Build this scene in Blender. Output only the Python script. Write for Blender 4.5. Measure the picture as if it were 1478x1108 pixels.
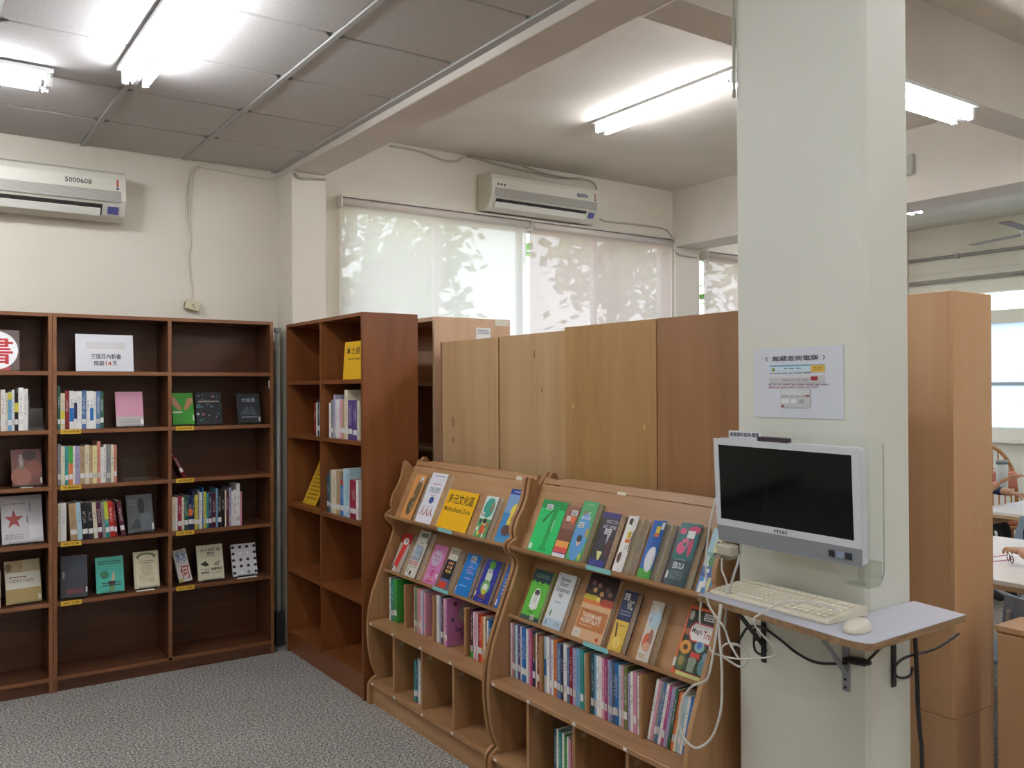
import bpy, bmesh, math, random
import numpy as np
from mathutils import Matrix, Vector

# ------------------------------------------------------------------ clear
for o in list(bpy.data.objects):
    bpy.data.objects.remove(o, do_unlink=True)
scene = bpy.context.scene
COL = scene.collection
random.seed(7)
R = math.radians

# ------------------------------------------------------------------ camera (solved from the photo's vanishing points)
F_PX = 1271.6
YAW, PITCH, ROLL = R(34.8215), R(0.30966), R(-0.2774)
CAM = np.array([0.0, 0.0, 1.68])
_f = np.array([math.sin(YAW) * math.cos(PITCH), math.cos(YAW) * math.cos(PITCH), math.sin(PITCH)])
_r = np.cross(_f, [0, 0, 1.0]); _r /= np.linalg.norm(_r)
_u = np.cross(_r, _f)
_r, _u = _r * math.cos(ROLL) + _u * math.sin(ROLL), -_r * math.sin(ROLL) + _u * math.cos(ROLL)
cam = bpy.data.cameras.new('camera')
cam.sensor_width = 36.0
cam.lens = F_PX / 1478 * 36.0
cam.clip_start = 0.05
cam_o = bpy.data.objects.new('camera', cam)
cam_o.matrix_world = Matrix(((_r[0], _u[0], -_f[0], CAM[0]), (_r[1], _u[1], -_f[1], CAM[1]),
                             (_r[2], _u[2], -_f[2], CAM[2]), (0, 0, 0, 1)))
COL.objects.link(cam_o)
scene.camera = cam_o


def on(px, py, ax, val):
    """point where the ray of a photo pixel meets the plane ax = val"""
    d = _f + _r * (px - 739) / F_PX - _u * (py - 554) / F_PX
    i = 'xyz'.index(ax)
    return CAM + d * ((val - CAM[i]) / d[i])


def pjx(P):
    d = np.array(P, float) - CAM
    return 739 + F_PX * (d @ _r) / (d @ _f)


def y_at(px, X, z):
    lo, hi = 0.5, 6.5
    for _ in range(40):
        m = (lo + hi) / 2
        if pjx((X, m, z)) > px: lo = m
        else: hi = m
    return m


# ------------------------------------------------------------------ sky and exposure
SKY_STRENGTH = 3.8
TUBE_STRENGTH = 70.0
world = bpy.data.worlds.new('sky'); scene.world = world
world.use_nodes = True
wn = world.node_tree.nodes; wl = world.node_tree.links
wn.clear()
wo = wn.new('ShaderNodeOutputWorld'); wb = wn.new('ShaderNodeBackground')
wr = wn.new('ShaderNodeValToRGB'); wt = wn.new('ShaderNodeTexCoord'); ws = wn.new('ShaderNodeSeparateXYZ')
wr.color_ramp.elements[0].position = 0.0; wr.color_ramp.elements[0].color = (0.92, 0.95, 1.0, 1)
wr.color_ramp.elements[1].position = 0.7; wr.color_ramp.elements[1].color = (0.50, 0.68, 1.0, 1)
wl.new(wt.outputs['Generated'], ws.inputs[0]); wl.new(ws.outputs['Z'], wr.inputs[0])
wl.new(wr.outputs[0], wb.inputs[0]); wl.new(wb.outputs[0], wo.inputs[0])
wb.inputs[1].default_value = SKY_STRENGTH

vs = scene.view_settings
vs.view_transform = 'Standard'
try: vs.look = 'None'
except Exception: pass
vs.exposure = 0.15; vs.gamma = 1.0; vs.use_curve_mapping = False
scene.cycles.use_denoising = True
scene.cycles.max_bounces = 8
scene.cycles.diffuse_bounces = 5
scene.cycles.transparent_max_bounces = 12
scene.cycles.sample_clamp_indirect = 6.0
scene.cycles.caustics_reflective = False
scene.cycles.caustics_refractive = False

# ------------------------------------------------------------------ colours and materials


def lin(h):
    if not isinstance(h, str): return tuple(h)[:3]
    h = h.lstrip('#')
    c = [int(h[i:i + 2], 16) / 255 for i in (0, 2, 4)]
    return tuple(x / 12.92 if x <= 0.04045 else ((x + 0.055) / 1.055) ** 2.4 for x in c)


MATS = {}


def new_mat(name):
    m = bpy.data.materials.new(name); m.use_nodes = True
    nt = m.node_tree
    return m, nt, nt.nodes['Principled BSDF']


def plain(hexcol, rough=0.55, metal=0.0, spec=0.5, name=None):
    key = ('plain', hexcol, rough, metal, spec)
    if key in MATS: return MATS[key]
    m, nt, b = new_mat(name or 'paint_' + str(hexcol).strip('#'))
    b.inputs['Base Color'].default_value = (*lin(hexcol), 1)
    b.inputs['Roughness'].default_value = rough
    b.inputs['Metallic'].default_value = metal
    b.inputs['Specular IOR Level'].default_value = spec
    MATS[key] = m
    return m


def ramp(nt, stops):
    r = nt.nodes.new('ShaderNodeValToRGB')
    els = r.color_ramp.elements
    while len(els) < len(stops): els.new(0.5)
    for e, (p, c) in zip(els, stops):
        e.position = p; e.color = (*lin(c), 1)
    return r


def wood(name, c1, c2, c3, axis='z', scale=6.0, rough=0.45, bump=0.05, rnd=True):
    m, nt, b = new_mat(name)
    N, L = nt.nodes, nt.links
    tc = N.new('ShaderNodeTexCoord'); mp = N.new('ShaderNodeMapping')
    s = {'x': (0.08, 1, 1), 'y': (1, 0.08, 1), 'z': (1, 1, 0.08)}[axis]
    mp.inputs['Scale'].default_value = tuple(scale * k for k in s)
    L.new(tc.outputs['Object'], mp.inputs['Vector'])
    if rnd:
        oi = N.new('ShaderNodeObjectInfo'); vm = N.new('ShaderNodeVectorMath'); vm.operation = 'ADD'
        ml = N.new('ShaderNodeMath'); ml.operation = 'MULTIPLY'; ml.inputs[1].default_value = 37.0
        L.new(oi.outputs['Random'], ml.inputs[0]); L.new(mp.outputs[0], vm.inputs[0]); L.new(ml.outputs[0], vm.inputs[1])
        vec = vm.outputs[0]
    else:
        vec = mp.outputs[0]
    n1 = N.new('ShaderNodeTexNoise'); n1.inputs['Scale'].default_value = 2.2; n1.inputs['Detail'].default_value = 7
    n1.inputs['Roughness'].default_value = 0.62; n1.inputs['Distortion'].default_value = 0.6
    L.new(vec, n1.inputs['Vector'])
    r = ramp(nt, [(0.28, c1), (0.5, c2), (0.75, c3)])
    L.new(n1.outputs['Fac'], r.inputs[0]); L.new(r.outputs[0], b.inputs['Base Color'])
    b.inputs['Roughness'].default_value = rough
    bp = N.new('ShaderNodeBump'); bp.inputs['Strength'].default_value = bump; bp.inputs['Distance'].default_value = 0.01
    L.new(n1.outputs['Fac'], bp.inputs['Height']); L.new(bp.outputs[0], b.inputs['Normal'])
    return m


def mottled(name, c1, c2, scale, rough=0.8, bump=0.0, detail=4, dist=0.02):
    m, nt, b = new_mat(name)
    N, L = nt.nodes, nt.links
    tc = N.new('ShaderNodeTexCoord')
    n = N.new('ShaderNodeTexNoise'); n.inputs['Scale'].default_value = scale; n.inputs['Detail'].default_value = detail
    L.new(tc.outputs['Object'], n.inputs['Vector'])
    r = ramp(nt, [(0.35, c1), (0.65, c2)])
    L.new(n.outputs['Fac'], r.inputs[0]); L.new(r.outputs[0], b.inputs['Base Color'])
    b.inputs['Roughness'].default_value = rough
    if bump:
        bp = N.new('ShaderNodeBump'); bp.inputs['Strength'].default_value = bump; bp.inputs['Distance'].default_value = dist
        L.new(n.outputs['Fac'], bp.inputs['Height']); L.new(bp.outputs[0], b.inputs['Normal'])
    return m


def emission(name, col, strength):
    m = bpy.data.materials.new(name); m.use_nodes = True
    nt = m.node_tree; nt.nodes.clear()
    o = nt.nodes.new('ShaderNodeOutputMaterial'); e = nt.nodes.new('ShaderNodeEmission')
    e.inputs[0].default_value = (*lin(col), 1); e.inputs[1].default_value = strength
    nt.links.new(e.outputs[0], o.inputs[0])
    return m


def clear_mat(name, tint, gloss=0.12, rough=0.03):
    m = bpy.data.materials.new(name); m.use_nodes = True
    nt = m.node_tree; nt.nodes.clear()
    o = nt.nodes.new('ShaderNodeOutputMaterial'); t = nt.nodes.new('ShaderNodeBsdfTransparent')
    g = nt.nodes.new('ShaderNodeBsdfGlossy'); mx = nt.nodes.new('ShaderNodeMixShader')
    t.inputs[0].default_value = (*lin(tint), 1); g.inputs['Roughness'].default_value = rough
    mx.inputs[0].default_value = gloss
    nt.links.new(t.outputs[0], mx.inputs[1]); nt.links.new(g.outputs[0], mx.inputs[2]); nt.links.new(mx.outputs[0], o.inputs[0])
    return m


def fabric_screen(name, col, see, trans):
    """woven blind cloth: part open weave, part translucent, part diffuse"""
    m = bpy.data.materials.new(name); m.use_nodes = True
    nt = m.node_tree; nt.nodes.clear(); N, L = nt.nodes, nt.links
    o = N.new('ShaderNodeOutputMaterial'); t = N.new('ShaderNodeBsdfTransparent')
    tl = N.new('ShaderNodeBsdfTranslucent'); d = N.new('ShaderNodeBsdfDiffuse')
    m1 = N.new('ShaderNodeMixShader'); m2 = N.new('ShaderNodeMixShader')
    for s in (tl, d): s.inputs[0].default_value = (*lin(col), 1)
    m1.inputs[0].default_value = trans; L.new(d.outputs[0], m1.inputs[1]); L.new(tl.outputs[0], m1.inputs[2])
    m2.inputs[0].default_value = see; L.new(m1.outputs[0], m2.inputs[1]); L.new(t.outputs[0], m2.inputs[2])
    L.new(m2.outputs[0], o.inputs[0])
    return m


def spine_mat():
    """printed book cover: object colour with rows of small glyph-like print down the spine"""
    m, nt, b = new_mat('book_cover_print')
    N, L = nt.nodes, nt.links
    oi = N.new('ShaderNodeObjectInfo'); tc = N.new('ShaderNodeTexCoord')
    sp = N.new('ShaderNodeSeparateXYZ'); L.new(tc.outputs['Generated'], sp.inputs[0])

    def math_(op, a, bval):
        n = N.new('ShaderNodeMath'); n.operation = op
        for k, v in enumerate((a, bval)):
            if isinstance(v, (int, float)): n.inputs[k].default_value = v
            elif v is not None: L.new(v, n.inputs[k])
        return n.outputs[0]
    ax = math_('ABSOLUTE', math_('SUBTRACT', sp.outputs['X'], 0.5), None)
    mx = math_('LESS_THAN', ax, 0.27)
    az = math_('ABSOLUTE', math_('SUBTRACT', sp.outputs['Z'], 0.62), None)
    mz = math_('LESS_THAN', az, math_('ADD', math_('MULTIPLY', oi.outputs['Random'], 0.16), 0.12))
    my = math_('LESS_THAN', sp.outputs['Y'], 0.02)
    mp = N.new('ShaderNodeMapping'); mp.inputs['Scale'].default_value = (260, 40, 150)
    L.new(tc.outputs['Object'], mp.inputs[0])
    nz = N.new('ShaderNodeTexNoise'); nz.inputs['Scale'].default_value = 1.0; nz.inputs['Detail'].default_value = 1.5
    ad = N.new('ShaderNodeVectorMath'); ad.operation = 'ADD'
    L.new(mp.outputs[0], ad.inputs[0]); L.new(math_('MULTIPLY', oi.outputs['Random'], 90.0), ad.inputs[1]); L.new(ad.outputs[0], nz.inputs['Vector'])
    g = math_('GREATER_THAN', nz.outputs['Fac'], 0.53)
    msk = math_('MULTIPLY', math_('MULTIPLY', mx, mz), math_('MULTIPLY', my, g))
    bw = N.new('ShaderNodeRGBToBW'); L.new(oi.outputs['Color'], bw.inputs[0])
    dark = math_('GREATER_THAN', bw.outputs[0], 0.22)
    ink = N.new('ShaderNodeMix'); ink.data_type = 'RGBA'
    L.new(dark, ink.inputs['Factor']); ink.inputs['A'].default_value = (0.85, 0.84, 0.8, 1); ink.inputs['B'].default_value = (0.06, 0.05, 0.08, 1)
    out = N.new('ShaderNodeMix'); out.data_type = 'RGBA'
    L.new(math_('MULTIPLY', msk, 0.5), out.inputs['Factor']); L.new(oi.outputs['Color'], out.inputs['A']); L.new(ink.outputs['Result'], out.inputs['B'])
    L.new(out.outputs['Result'], b.inputs['Base Color'])
    b.inputs['Roughness'].default_value = 0.35
    return m


def carpet_mat():
    m, nt, b = new_mat('grey_speckled_carpet'); N, L = nt.nodes, nt.links
    tc = N.new('ShaderNodeTexCoord')
    n1 = N.new('ShaderNodeTexNoise'); n1.inputs['Scale'].default_value = 95; n1.inputs['Detail'].default_value = 3
    n2 = N.new('ShaderNodeTexNoise'); n2.inputs['Scale'].default_value = 2.2; n2.inputs['Detail'].default_value = 3
    L.new(tc.outputs['Object'], n1.inputs['Vector']); L.new(tc.outputs['Object'], n2.inputs['Vector'])
    r1 = ramp(nt, [(0.36, '#65625f'), (0.5, '#9b9792'), (0.64, '#d2cdc5')])
    r2 = ramp(nt, [(0.35, '#f4f4f4'), (0.65, '#ffffff')])
    L.new(n1.outputs['Fac'], r1.inputs[0]); L.new(n2.outputs['Fac'], r2.inputs[0])
    mx = N.new('ShaderNodeMix'); mx.data_type = 'RGBA'; mx.blend_type = 'MULTIPLY'; mx.inputs['Factor'].default_value = 1
    L.new(r1.outputs[0], mx.inputs['A']); L.new(r2.outputs[0], mx.inputs['B']); L.new(mx.outputs['Result'], b.inputs['Base Color'])
    b.inputs['Roughness'].default_value = 0.95; b.inputs['Specular IOR Level'].default_value = 0.1
    bp = N.new('ShaderNodeBump'); bp.inputs['Strength'].default_value = 0.5; bp.inputs['Distance'].default_value = 0.006
    L.new(n1.outputs['Fac'], bp.inputs['Height']); L.new(bp.outputs[0], b.inputs['Normal'])
    return m


M_WALL = mottled('cream_wall_paint', '#e0dacb', '#e6e0d2', 1.2, 0.75, 0.02, 3)
M_COLUMN = mottled('cream_column_paint', '#d6d6ca', '#dcdcd0', 1.6, 0.6, 0.03, 4)
M_CEIL = mottled('white_ceiling_paint', '#d3ccc1', '#dad3c9', 2.5, 0.85, 0.05, 4)
M_BEAM = mottled('beam_paint', '#d3ccc1', '#dad3c9', 1.5, 0.8, 0.02, 3)
M_TILE = mottled('mineral_ceiling_tile', '#c1bebc', '#c9c6c4', 60, 0.9, 0.12, 3, 0.003)
M_TBAR = plain('#b2b2b0', 0.45, name='grey_ceiling_bar')
M_CARPET = carpet_mat()
M_DARKWOOD = wood('dark_stained_wood', '#452717', '#56331e', '#663f27', 'z', 7, 0.42)
M_DARKWOOD_H = wood('dark_stained_wood_horizontal', '#452717', '#56331e', '#663f27', 'x', 7, 0.42)
M_DARKEDGE = wood('brown_edge_band', '#70462a', '#7e5132', '#8b5d3c', 'x', 5, 0.4)
M_REDWOOD = wood('reddish_brown_wood', '#663819', '#774421', '#84502b', 'z', 4, 0.38, 0.02)
M_REDWOOD_H = wood('reddish_brown_wood_horizontal', '#663819', '#774421', '#84502b', 'x', 4, 0.38, 0.02)
M_RACK = wood('oak_laminate', '#8f6843', '#a77e56', '#b99168', 'z', 6, 0.42)
M_RACK_H = wood('oak_laminate_horizontal', '#8f6843', '#a77e56', '#b99168', 'x', 6, 0.42)
M_PLY = wood('pale_plywood', '#a8855c', '#b5946b', '#bf9f78', 'z', 3, 0.55, 0.02)
M_PLYDARK = wood('brown_plywood', '#96703f', '#a67f4e', '#b28c5c', 'z', 3, 0.5, 0.02)
M_PLYDARK2 = wood('dark_brown_plywood', '#875d38', '#956a43', '#a17752', 'z', 3, 0.5, 0.02)
M_BEECH = wood('beech_laminate', '#c5986c', '#cda278', '#d4ac85', 'z', 3, 0.5, 0.01)
M_BEECH2 = wood('greyed_beech_laminate', '#c19b7a', '#c9a586', '#d0ae92', 'z', 3, 0.5, 0.01)
M_COVER = spine_mat()
M_PAGES = mottled('page_edges', '#d6cbb4', '#e6ddca', 90, 0.85, 0, 2)
M_PAGETAN = mottled('aged_page_edges', '#d8c7a6', '#e4d6ba', 60, 0.85, 0, 2)
M_LABEL = plain('#e6e6e4', 0.5, name='white_call_label')
M_LABEL2 = plain('#c9c8c2', 0.5, name='grey_call_label')
M_WHITE = plain('#efefee', 0.5, name='white_card')
M_ACRYLIC = clear_mat('clear_acrylic', '#fdfefe', 0.03)
M_EASEL = clear_mat('clear_easel', '#f4f6f5', 0.06, 0.1)
M_GLASS = clear_mat('window_glass', '#f3f7f4', 0.06)
M_PVC = plain('#d9d5c8', 0.5, name='cream_pvc')
M_CABLEW = plain('#d8d6ce', 0.45, name='white_cable')
M_CABLEB = plain('#1b1b1d', 0.45, name='black_cable')
M_AC = plain('#dcdacd', 0.35, name='ivory_plastic')
M_ACGREY = plain('#a9a79f', 0.4, name='grey_grille')
M_ALU = plain('#b9bcbd', 0.35, 0.8, name='aluminium')
M_TUBE = emission('fluorescent_tube', '#f8faff', TUBE_STRENGTH)
M_FIXTURE = plain('#e8eaec', 0.4, name='white_enamel')

# ------------------------------------------------------------------ mesh helpers


class MB:
    def __init__(s):
        s.v = []; s.f = []; s.mi = []

    def add(s, vs, fs, mi=0):
        b = len(s.v); s.v += [tuple(p) for p in vs]
        s.f += [tuple(b + i for i in f) for f in fs]; s.mi += [mi] * len(fs)
        return s

    def box(s, x0, x1, y0, y1, z0, z1, mi=0):
        return s.add([(x, y, z) for z in (z0, z1) for y in (y0, y1) for x in (x0, x1)],
                     [(0, 2, 3, 1), (4, 5, 7, 6), (0, 1, 5, 4), (2, 6, 7, 3), (0, 4, 6, 2), (1, 3, 7, 5)], mi)

    def prism(s, pts, axis, a, b, mi=0):
        """extrude a 2-D outline; axis x: pts=(y,z); y: (x,z); z: (x,y)"""
        def P(p, t):
            return {'x': (t, p[0], p[1]), 'y': (p[0], t, p[1]), 'z': (p[0], p[1], t)}[axis]
        n = len(pts)
        vs = [P(p, a) for p in pts] + [P(p, b) for p in pts]
        fs = [tuple(range(n)), tuple(range(2 * n - 1, n - 1, -1))] + [(i, n + i, n + (i + 1) % n, (i + 1) % n) for i in range(n)]
        return s.add(vs, fs, mi)

    def tube(s, pts, r, n=8, mi=0, cap=True):
        pts = [Vector(p) for p in pts]; rings = []
        rr = r if isinstance(r, (list, tuple)) else [r] * len(pts)
        t0 = (pts[1] - pts[0]).normalized()
        up = Vector((0, 0, 1)) if abs(t0.z) < 0.9 else Vector((1, 0, 0))
        a = t0.cross(up).normalized()
        for i, p in enumerate(pts):
            t = (pts[min(i + 1, len(pts) - 1)] - pts[max(i - 1, 0)]).normalized()
            a = (a - t * a.dot(t)).normalized(); b = t.cross(a)
            rings.append([p + (a * math.cos(2 * math.pi * k / n) + b * math.sin(2 * math.pi * k / n)) * rr[i] for k in range(n)])
        vs = [q for g in rings for q in g]
        fs = [(i * n + k, i * n + (k + 1) % n, (i + 1) * n + (k + 1) % n, (i + 1) * n + k) for i in range(len(pts) - 1) for k in range(n)]
        if cap: fs += [tuple(range(n - 1, -1, -1)), tuple(range((len(pts) - 1) * n, len(pts) * n))]
        return s.add(vs, fs, mi)

    def lathe(s, prof, n=20, c=(0, 0), mi=0):
        vs = [(c[0] + r * math.cos(2 * math.pi * k / n), c[1] + r * math.sin(2 * math.pi * k / n), z) for r, z in prof for k in range(n)]
        fs = [(i * n + k, i * n + (k + 1) % n, (i + 1) * n + (k + 1) % n, (i + 1) * n + k) for i in range(len(prof) - 1) for k in range(n)]
        fs += [tuple(range(n - 1, -1, -1)), tuple(range((len(prof) - 1) * n, len(prof) * n))]
        return s.add(vs, fs, mi)

    def mesh(s, name, mats, bevel=0, smooth=False):
        me = bpy.data.meshes.new(name)
        me.from_pydata(s.v, [], s.f)
        for m in (mats if isinstance(mats, (list, tuple)) else [mats]): me.materials.append(m)
        if any(s.mi): me.polygons.foreach_set('material_index', s.mi)
        bm = bmesh.new(); bm.from_mesh(me)
        bmesh.ops.recalc_face_normals(bm, faces=bm.faces)
        if bevel: bmesh.ops.bevel(bm, geom=bm.edges[:], offset=bevel, segments=1, affect='EDGES', clamp_overlap=True)
        bm.to_mesh(me); bm.free()
        if smooth: me.polygons.foreach_set('use_smooth', [True] * len(me.polygons))
        me.update()
        return me


def link(name, data, parent=None, loc=(0, 0, 0), rot=(0, 0, 0)):
    o = bpy.data.objects.new(name, data); COL.objects.link(o)
    o.location = loc; o.rotation_euler = rot
    if parent: o.parent = parent
    return o


def tag(o, label, cat, group=None):
    o['label'] = label; o['category'] = cat
    if group: o['group'] = group
    return o


def thing(name, label, cat, loc=(0, 0, 0), rot=(0, 0, 0), group=None):
    o = link(name, None, None, loc, rot); o.empty_display_size = 0.05
    return tag(o, label, cat, group)


def struct(name, mb, mats, bevel=0, label=None):
    o = link(name, mb.mesh(name, mats, bevel)); o['kind'] = 'structure'
    if label: o['label'] = label
    return o


def part(parent, name, mb, mats, bevel=0, smooth=False, loc=(0, 0, 0), rot=(0, 0, 0)):
    return link(name, mb.mesh(name, mats, bevel, smooth), parent, loc, rot)


def copy_tree(o, parent=None):
    c = o.copy(); COL.objects.link(c); c.parent = parent
    for ch in list(o.children): copy_tree(ch, c)
    return c


def smooth_path(pts, n=8):
    P = [Vector(p) for p in pts]; out = []
    for i in range(len(P) - 1):
        p0, p1, p2, p3 = P[max(i - 1, 0)], P[i], P[i + 1], P[min(i + 2, len(P) - 1)]
        for k in range(n):
            t = k / n
            out.append(0.5 * ((2 * p1) + (p2 - p0) * t + (2 * p0 - 5 * p1 + 4 * p2 - p3) * t * t + (3 * p1 - p0 - 3 * p2 + p3) * t ** 3))
    return out + [P[-1]]


TXT = {}


def text_mesh(body):
    if body in TXT: return TXT[body]
    cu = bpy.data.curves.new('lettering', 'FONT'); cu.body = body; cu.size = 1.0; cu.resolution_u = 2; cu.offset = 0.012
    o = bpy.data.objects.new('lettering', cu); COL.objects.link(o)
    dg = bpy.context.evaluated_depsgraph_get()
    me = bpy.data.meshes.new_from_object(o.evaluated_get(dg))
    v = [tuple(p.co)[:2] for p in me.vertices]; f = [tuple(p.vertices) for p in me.polygons]
    xs = [p[0] for p in v] or [0]; ys = [p[1] for p in v] or [0]
    bpy.data.objects.remove(o, do_unlink=True); bpy.data.curves.remove(cu); bpy.data.meshes.remove(me)
    TXT[body] = (v, f, min(xs), max(xs), min(ys), max(ys))
    return TXT[body]


class Print:
    """flat print on a sheet: local x right, z up, printed side faces -y"""

    def __init__(s, w, h, fmap=None):
        s.w, s.h = w, h; s.pic = MB(); s.txt = MB(); s.bar = MB(); s.mats = []; s.tm = []; s.k = 0
        s.fmap = fmap or (lambda u, v, off: (u, -off, v))

    def _m(s, L, c):
        m = plain(c, 0.45)
        if m not in L: L.append(m)
        return L.index(m)

    def _poly(s, mb, pts, mi):
        s.k += 1; off = 0.0005 + 0.00012 * s.k
        n = len(pts)
        mb.add([s.fmap(u * s.w, v * s.h, off) for u, v in pts], [tuple(range(n))], mi)

    def rect(s, u0, v0, u1, v1, c, mb=None, L=None):
        mb = mb or s.pic; mi = s._m(s.mats if L is None else L, c)
        s.k += 1; off = 0.0005 + 0.00012 * s.k; n = 6
        vs = [s.fmap((u0 + (u1 - u0) * i / n) * s.w, v * s.h, off) for i in range(n + 1) for v in (v0, v1)]
        mb.add(vs, [(2 * i, 2 * i + 2, 2 * i + 3, 2 * i + 1) for i in range(n)], mi)
        return s

    def ell(s, cu, cv, ru, rv, c, n=18, a0=0.0, a1=2 * math.pi):
        full = abs(a1 - a0 - 2 * math.pi) < 1e-6
        s._poly(s.pic, [(cu + ru * math.cos(a0 + (a1 - a0) * k / (n if full else n - 1)), cv + rv * math.sin(a0 + (a1 - a0) * k / (n if full else n - 1))) for k in range(n)], s._m(s.mats, c))
        return s

    def poly(s, pts, c):
        s._poly(s.pic, pts, s._m(s.mats, c)); return s

    def text(s, body, u0, v0, u1, v1, c):
        """lettering stretched into the box u0..u1, v0..v1"""
        v, f, x0, x1, y0, y1 = text_mesh(body)
        if not v: return s
        s.k += 1; off = 0.0005 + 0.00012 * s.k
        mi = s._m(s.tm, c)
        sx = (u1 - u0) / max(x1 - x0, 1e-6); sy = (v1 - v0) / max(y1 - y0, 1e-6)
        s.txt.add([s.fmap((u0 + (p[0] - x0) * sx) * s.w, (v0 + (p[1] - y0) * sy) * s.h, off) for p in v], f, mi)
        return s

    def lines(s, u0, v0, u1, v1, n, c):
        """n rows of small word-like dashes"""
        rr = random.Random(int(u0 * 991 + v0 * 7919 + n))
        h = (v1 - v0) / n
        for i in range(n):
            u = u0; v = v1 - h * (i + 0.5)
            while u < u1 - 0.02:
                l = min(rr.uniform(0.03, 0.1), u1 - u)
                s._poly(s.pic, [(u, v - h * 0.22), (u + l, v - h * 0.22), (u + l, v + h * 0.22), (u, v + h * 0.22)], s._m(s.mats, c))
                s.k -= 1
                u += l + 0.018
            s.k += 1
        return s

    def barcode(s, u0, v0, u1, v1):
        s.k += 1; off = 0.0005 + 0.00012 * s.k
        q = lambda a, b, c, d, o, mi: s.bar.add([s.fmap(a * s.w, b * s.h, o), s.fmap(c * s.w, b * s.h, o), s.fmap(c * s.w, d * s.h, o), s.fmap(a * s.w, d * s.h, o)], [(0, 1, 2, 3)], mi)
        q(u0, v0, u1, v1, off, 0)
        n = 13; du = (u1 - u0) * 0.8 / n
        for i in range(n):
            if i % 3 != 2: q(u0 + (u1 - u0) * 0.1 + i * du, v0 + (v1 - v0) * 0.42, u0 + (u1 - u0) * 0.1 + (i + 0.7) * du, v0 + (v1 - v0) * 0.85, off + 0.0002, 1)
        q(u0 + (u1 - u0) * 0.15, v0 + (v1 - v0) * 0.15, u1 - (u1 - u0) * 0.15, v0 + (v1 - v0) * 0.3, off + 0.0002, 1)
        s.k += 2
        return s

    def attach(s, parent, names=('cover_print', 'title_lettering', 'barcode_label')):
        if s.pic.f: part(parent, names[0], s.pic, s.mats)
        if s.txt.f: part(parent, names[1], s.txt, s.tm)
        if s.bar.f: part(parent, names[2], s.bar, [M_LABEL, plain('#2a2a2c')])


# ------------------------------------------------------------------ the shell of the room
ZL = 3.15      # tiled ceiling
ZR = 3.49      # plaster ceiling
YB = 5.80      # window wall
XF = 9.70      # far wall of the reading room
X0, Y0 = -3.3, -3.2
floor = struct('floor', MB().box(X0 - .2, XF + .3, Y0 - .2, YB + .3, -0.15, 0), M_CARPET)

# window wall (openings for the two windows)
W1 = (2.565, 5.825, 0.95, 3.015)
W2 = (6.19, 9.2, 0.95, 2.95)
b = MB()
b.box(X0 - .2, W1[0], YB, YB + .2, 0, 3.7); b.box(W1[1], W2[0], YB, YB + .2, 0, 3.7); b.box(W2[1], XF + .3, YB, YB + .2, 0, 3.7)
for w in (W1, W2):
    b.box(w[0], w[1], YB, YB + .2, 0, w[2]); b.box(w[0], w[1], YB, YB + .2, w[3], 3.7)
struct('wall_back', b, M_WALL)
struct('wall_left', MB().box(X0 - .2, X0, Y0, YB, 0, 3.7), M_WALL)
struct('wall_front', MB().box(X0 - .2, XF + .3, Y0 - .2, Y0, 0, 3.7), M_WALL)
# far wall with its window
W3 = (1.2, 5.30, 1.14, 2.74)
b = MB()
b.box(XF, XF + .2, Y0, W3[0], 0, 3.7); b.box(XF, XF + .2, W3[1], YB, 0, 3.7)
b.box(XF, XF + .2, W3[0], W3[1], 0, W3[2]); b.box(XF, XF + .2, W3[0], W3[1], W3[3], 3.7)
struct('wall_right', b, M_WALL)

# tiled ceiling on the left, each tile its own piece, in a grid of bars
ceil = struct('ceiling', MB().box(X0, 2.10, Y0, YB, ZL + .06, ZL + .2), M_TBAR, label='grey mineral tile ceiling in a bar grid')
GX = [0.905 + 0.59 * k for k in range(-7, 2)] + [2.085]
GY = [5.21 - 0.597 * k for k in range(-1, 15)]
tile_me = {}
for i in range(len(GX) - 1):
    for j in range(len(GY) - 1):
        xa, xb = GX[i], GX[i + 1]; yb, ya = min(GY[j], YB), GY[j + 1]
        if ya < Y0 or xa < X0: continue
        w, d = round(xb - xa - .026, 3), round(yb - ya - .016, 3)
        if (w, d) not in tile_me:
            m_ = MB(); c = 0.03
            pts = [(-w / 2 + c, -d / 2), (w / 2 - c, -d / 2), (w / 2, -d / 2 + c), (w / 2, d / 2 - c), (w / 2 - c, d / 2), (-w / 2 + c, d / 2), (-w / 2, d / 2 - c), (-w / 2, -d / 2 + c)]
            m_.prism(pts, 'z', 0, 0.02)
            tile_me[(w, d)] = m_.mesh('ceiling_tile', M_TILE, 0.003)
        t_ = link('ceiling_tile', tile_me[(w, d)], ceil, ((xa + xb) / 2, (ya + yb) / 2, ZL + random.uniform(.002, .006)))
        t_.rotation_euler = (random.uniform(-.003, .003), random.uniform(-.003, .003), 0)
bar_y = MB().box(-.012, .012, Y0, YB, ZL - .004, ZL + .03).mesh('ceiling_bar', M_TBAR)
for x in GX[1:-1]: link('ceiling_bar', bar_y, ceil, (x, 0, 0))
link('ceiling_bar', MB().box(-.02, .02, Y0, YB, ZL - .006, ZL + .03).mesh('edge_bar', M_TBAR), ceil, (2.08, 0, 0))
bar_x = MB().box(GX[0], 2.08, -.006, .006, ZL + .014, ZL + .03).mesh('cross_bar', M_TBAR)
for y in GY[1:]:
    if y > Y0: link('cross_bar', bar_x, ceil, (0, y, 0))
link('edge_bar', MB().box(X0, 2.08, YB - .012, YB, ZL + .012, ZL + .03).mesh('edge_bar', M_TBAR), ceil)

struct('ceiling', MB().box(2.10, XF, Y0, YB, ZR, ZR + .2), M_CEIL, label='white plaster ceiling above the windows')
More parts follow.
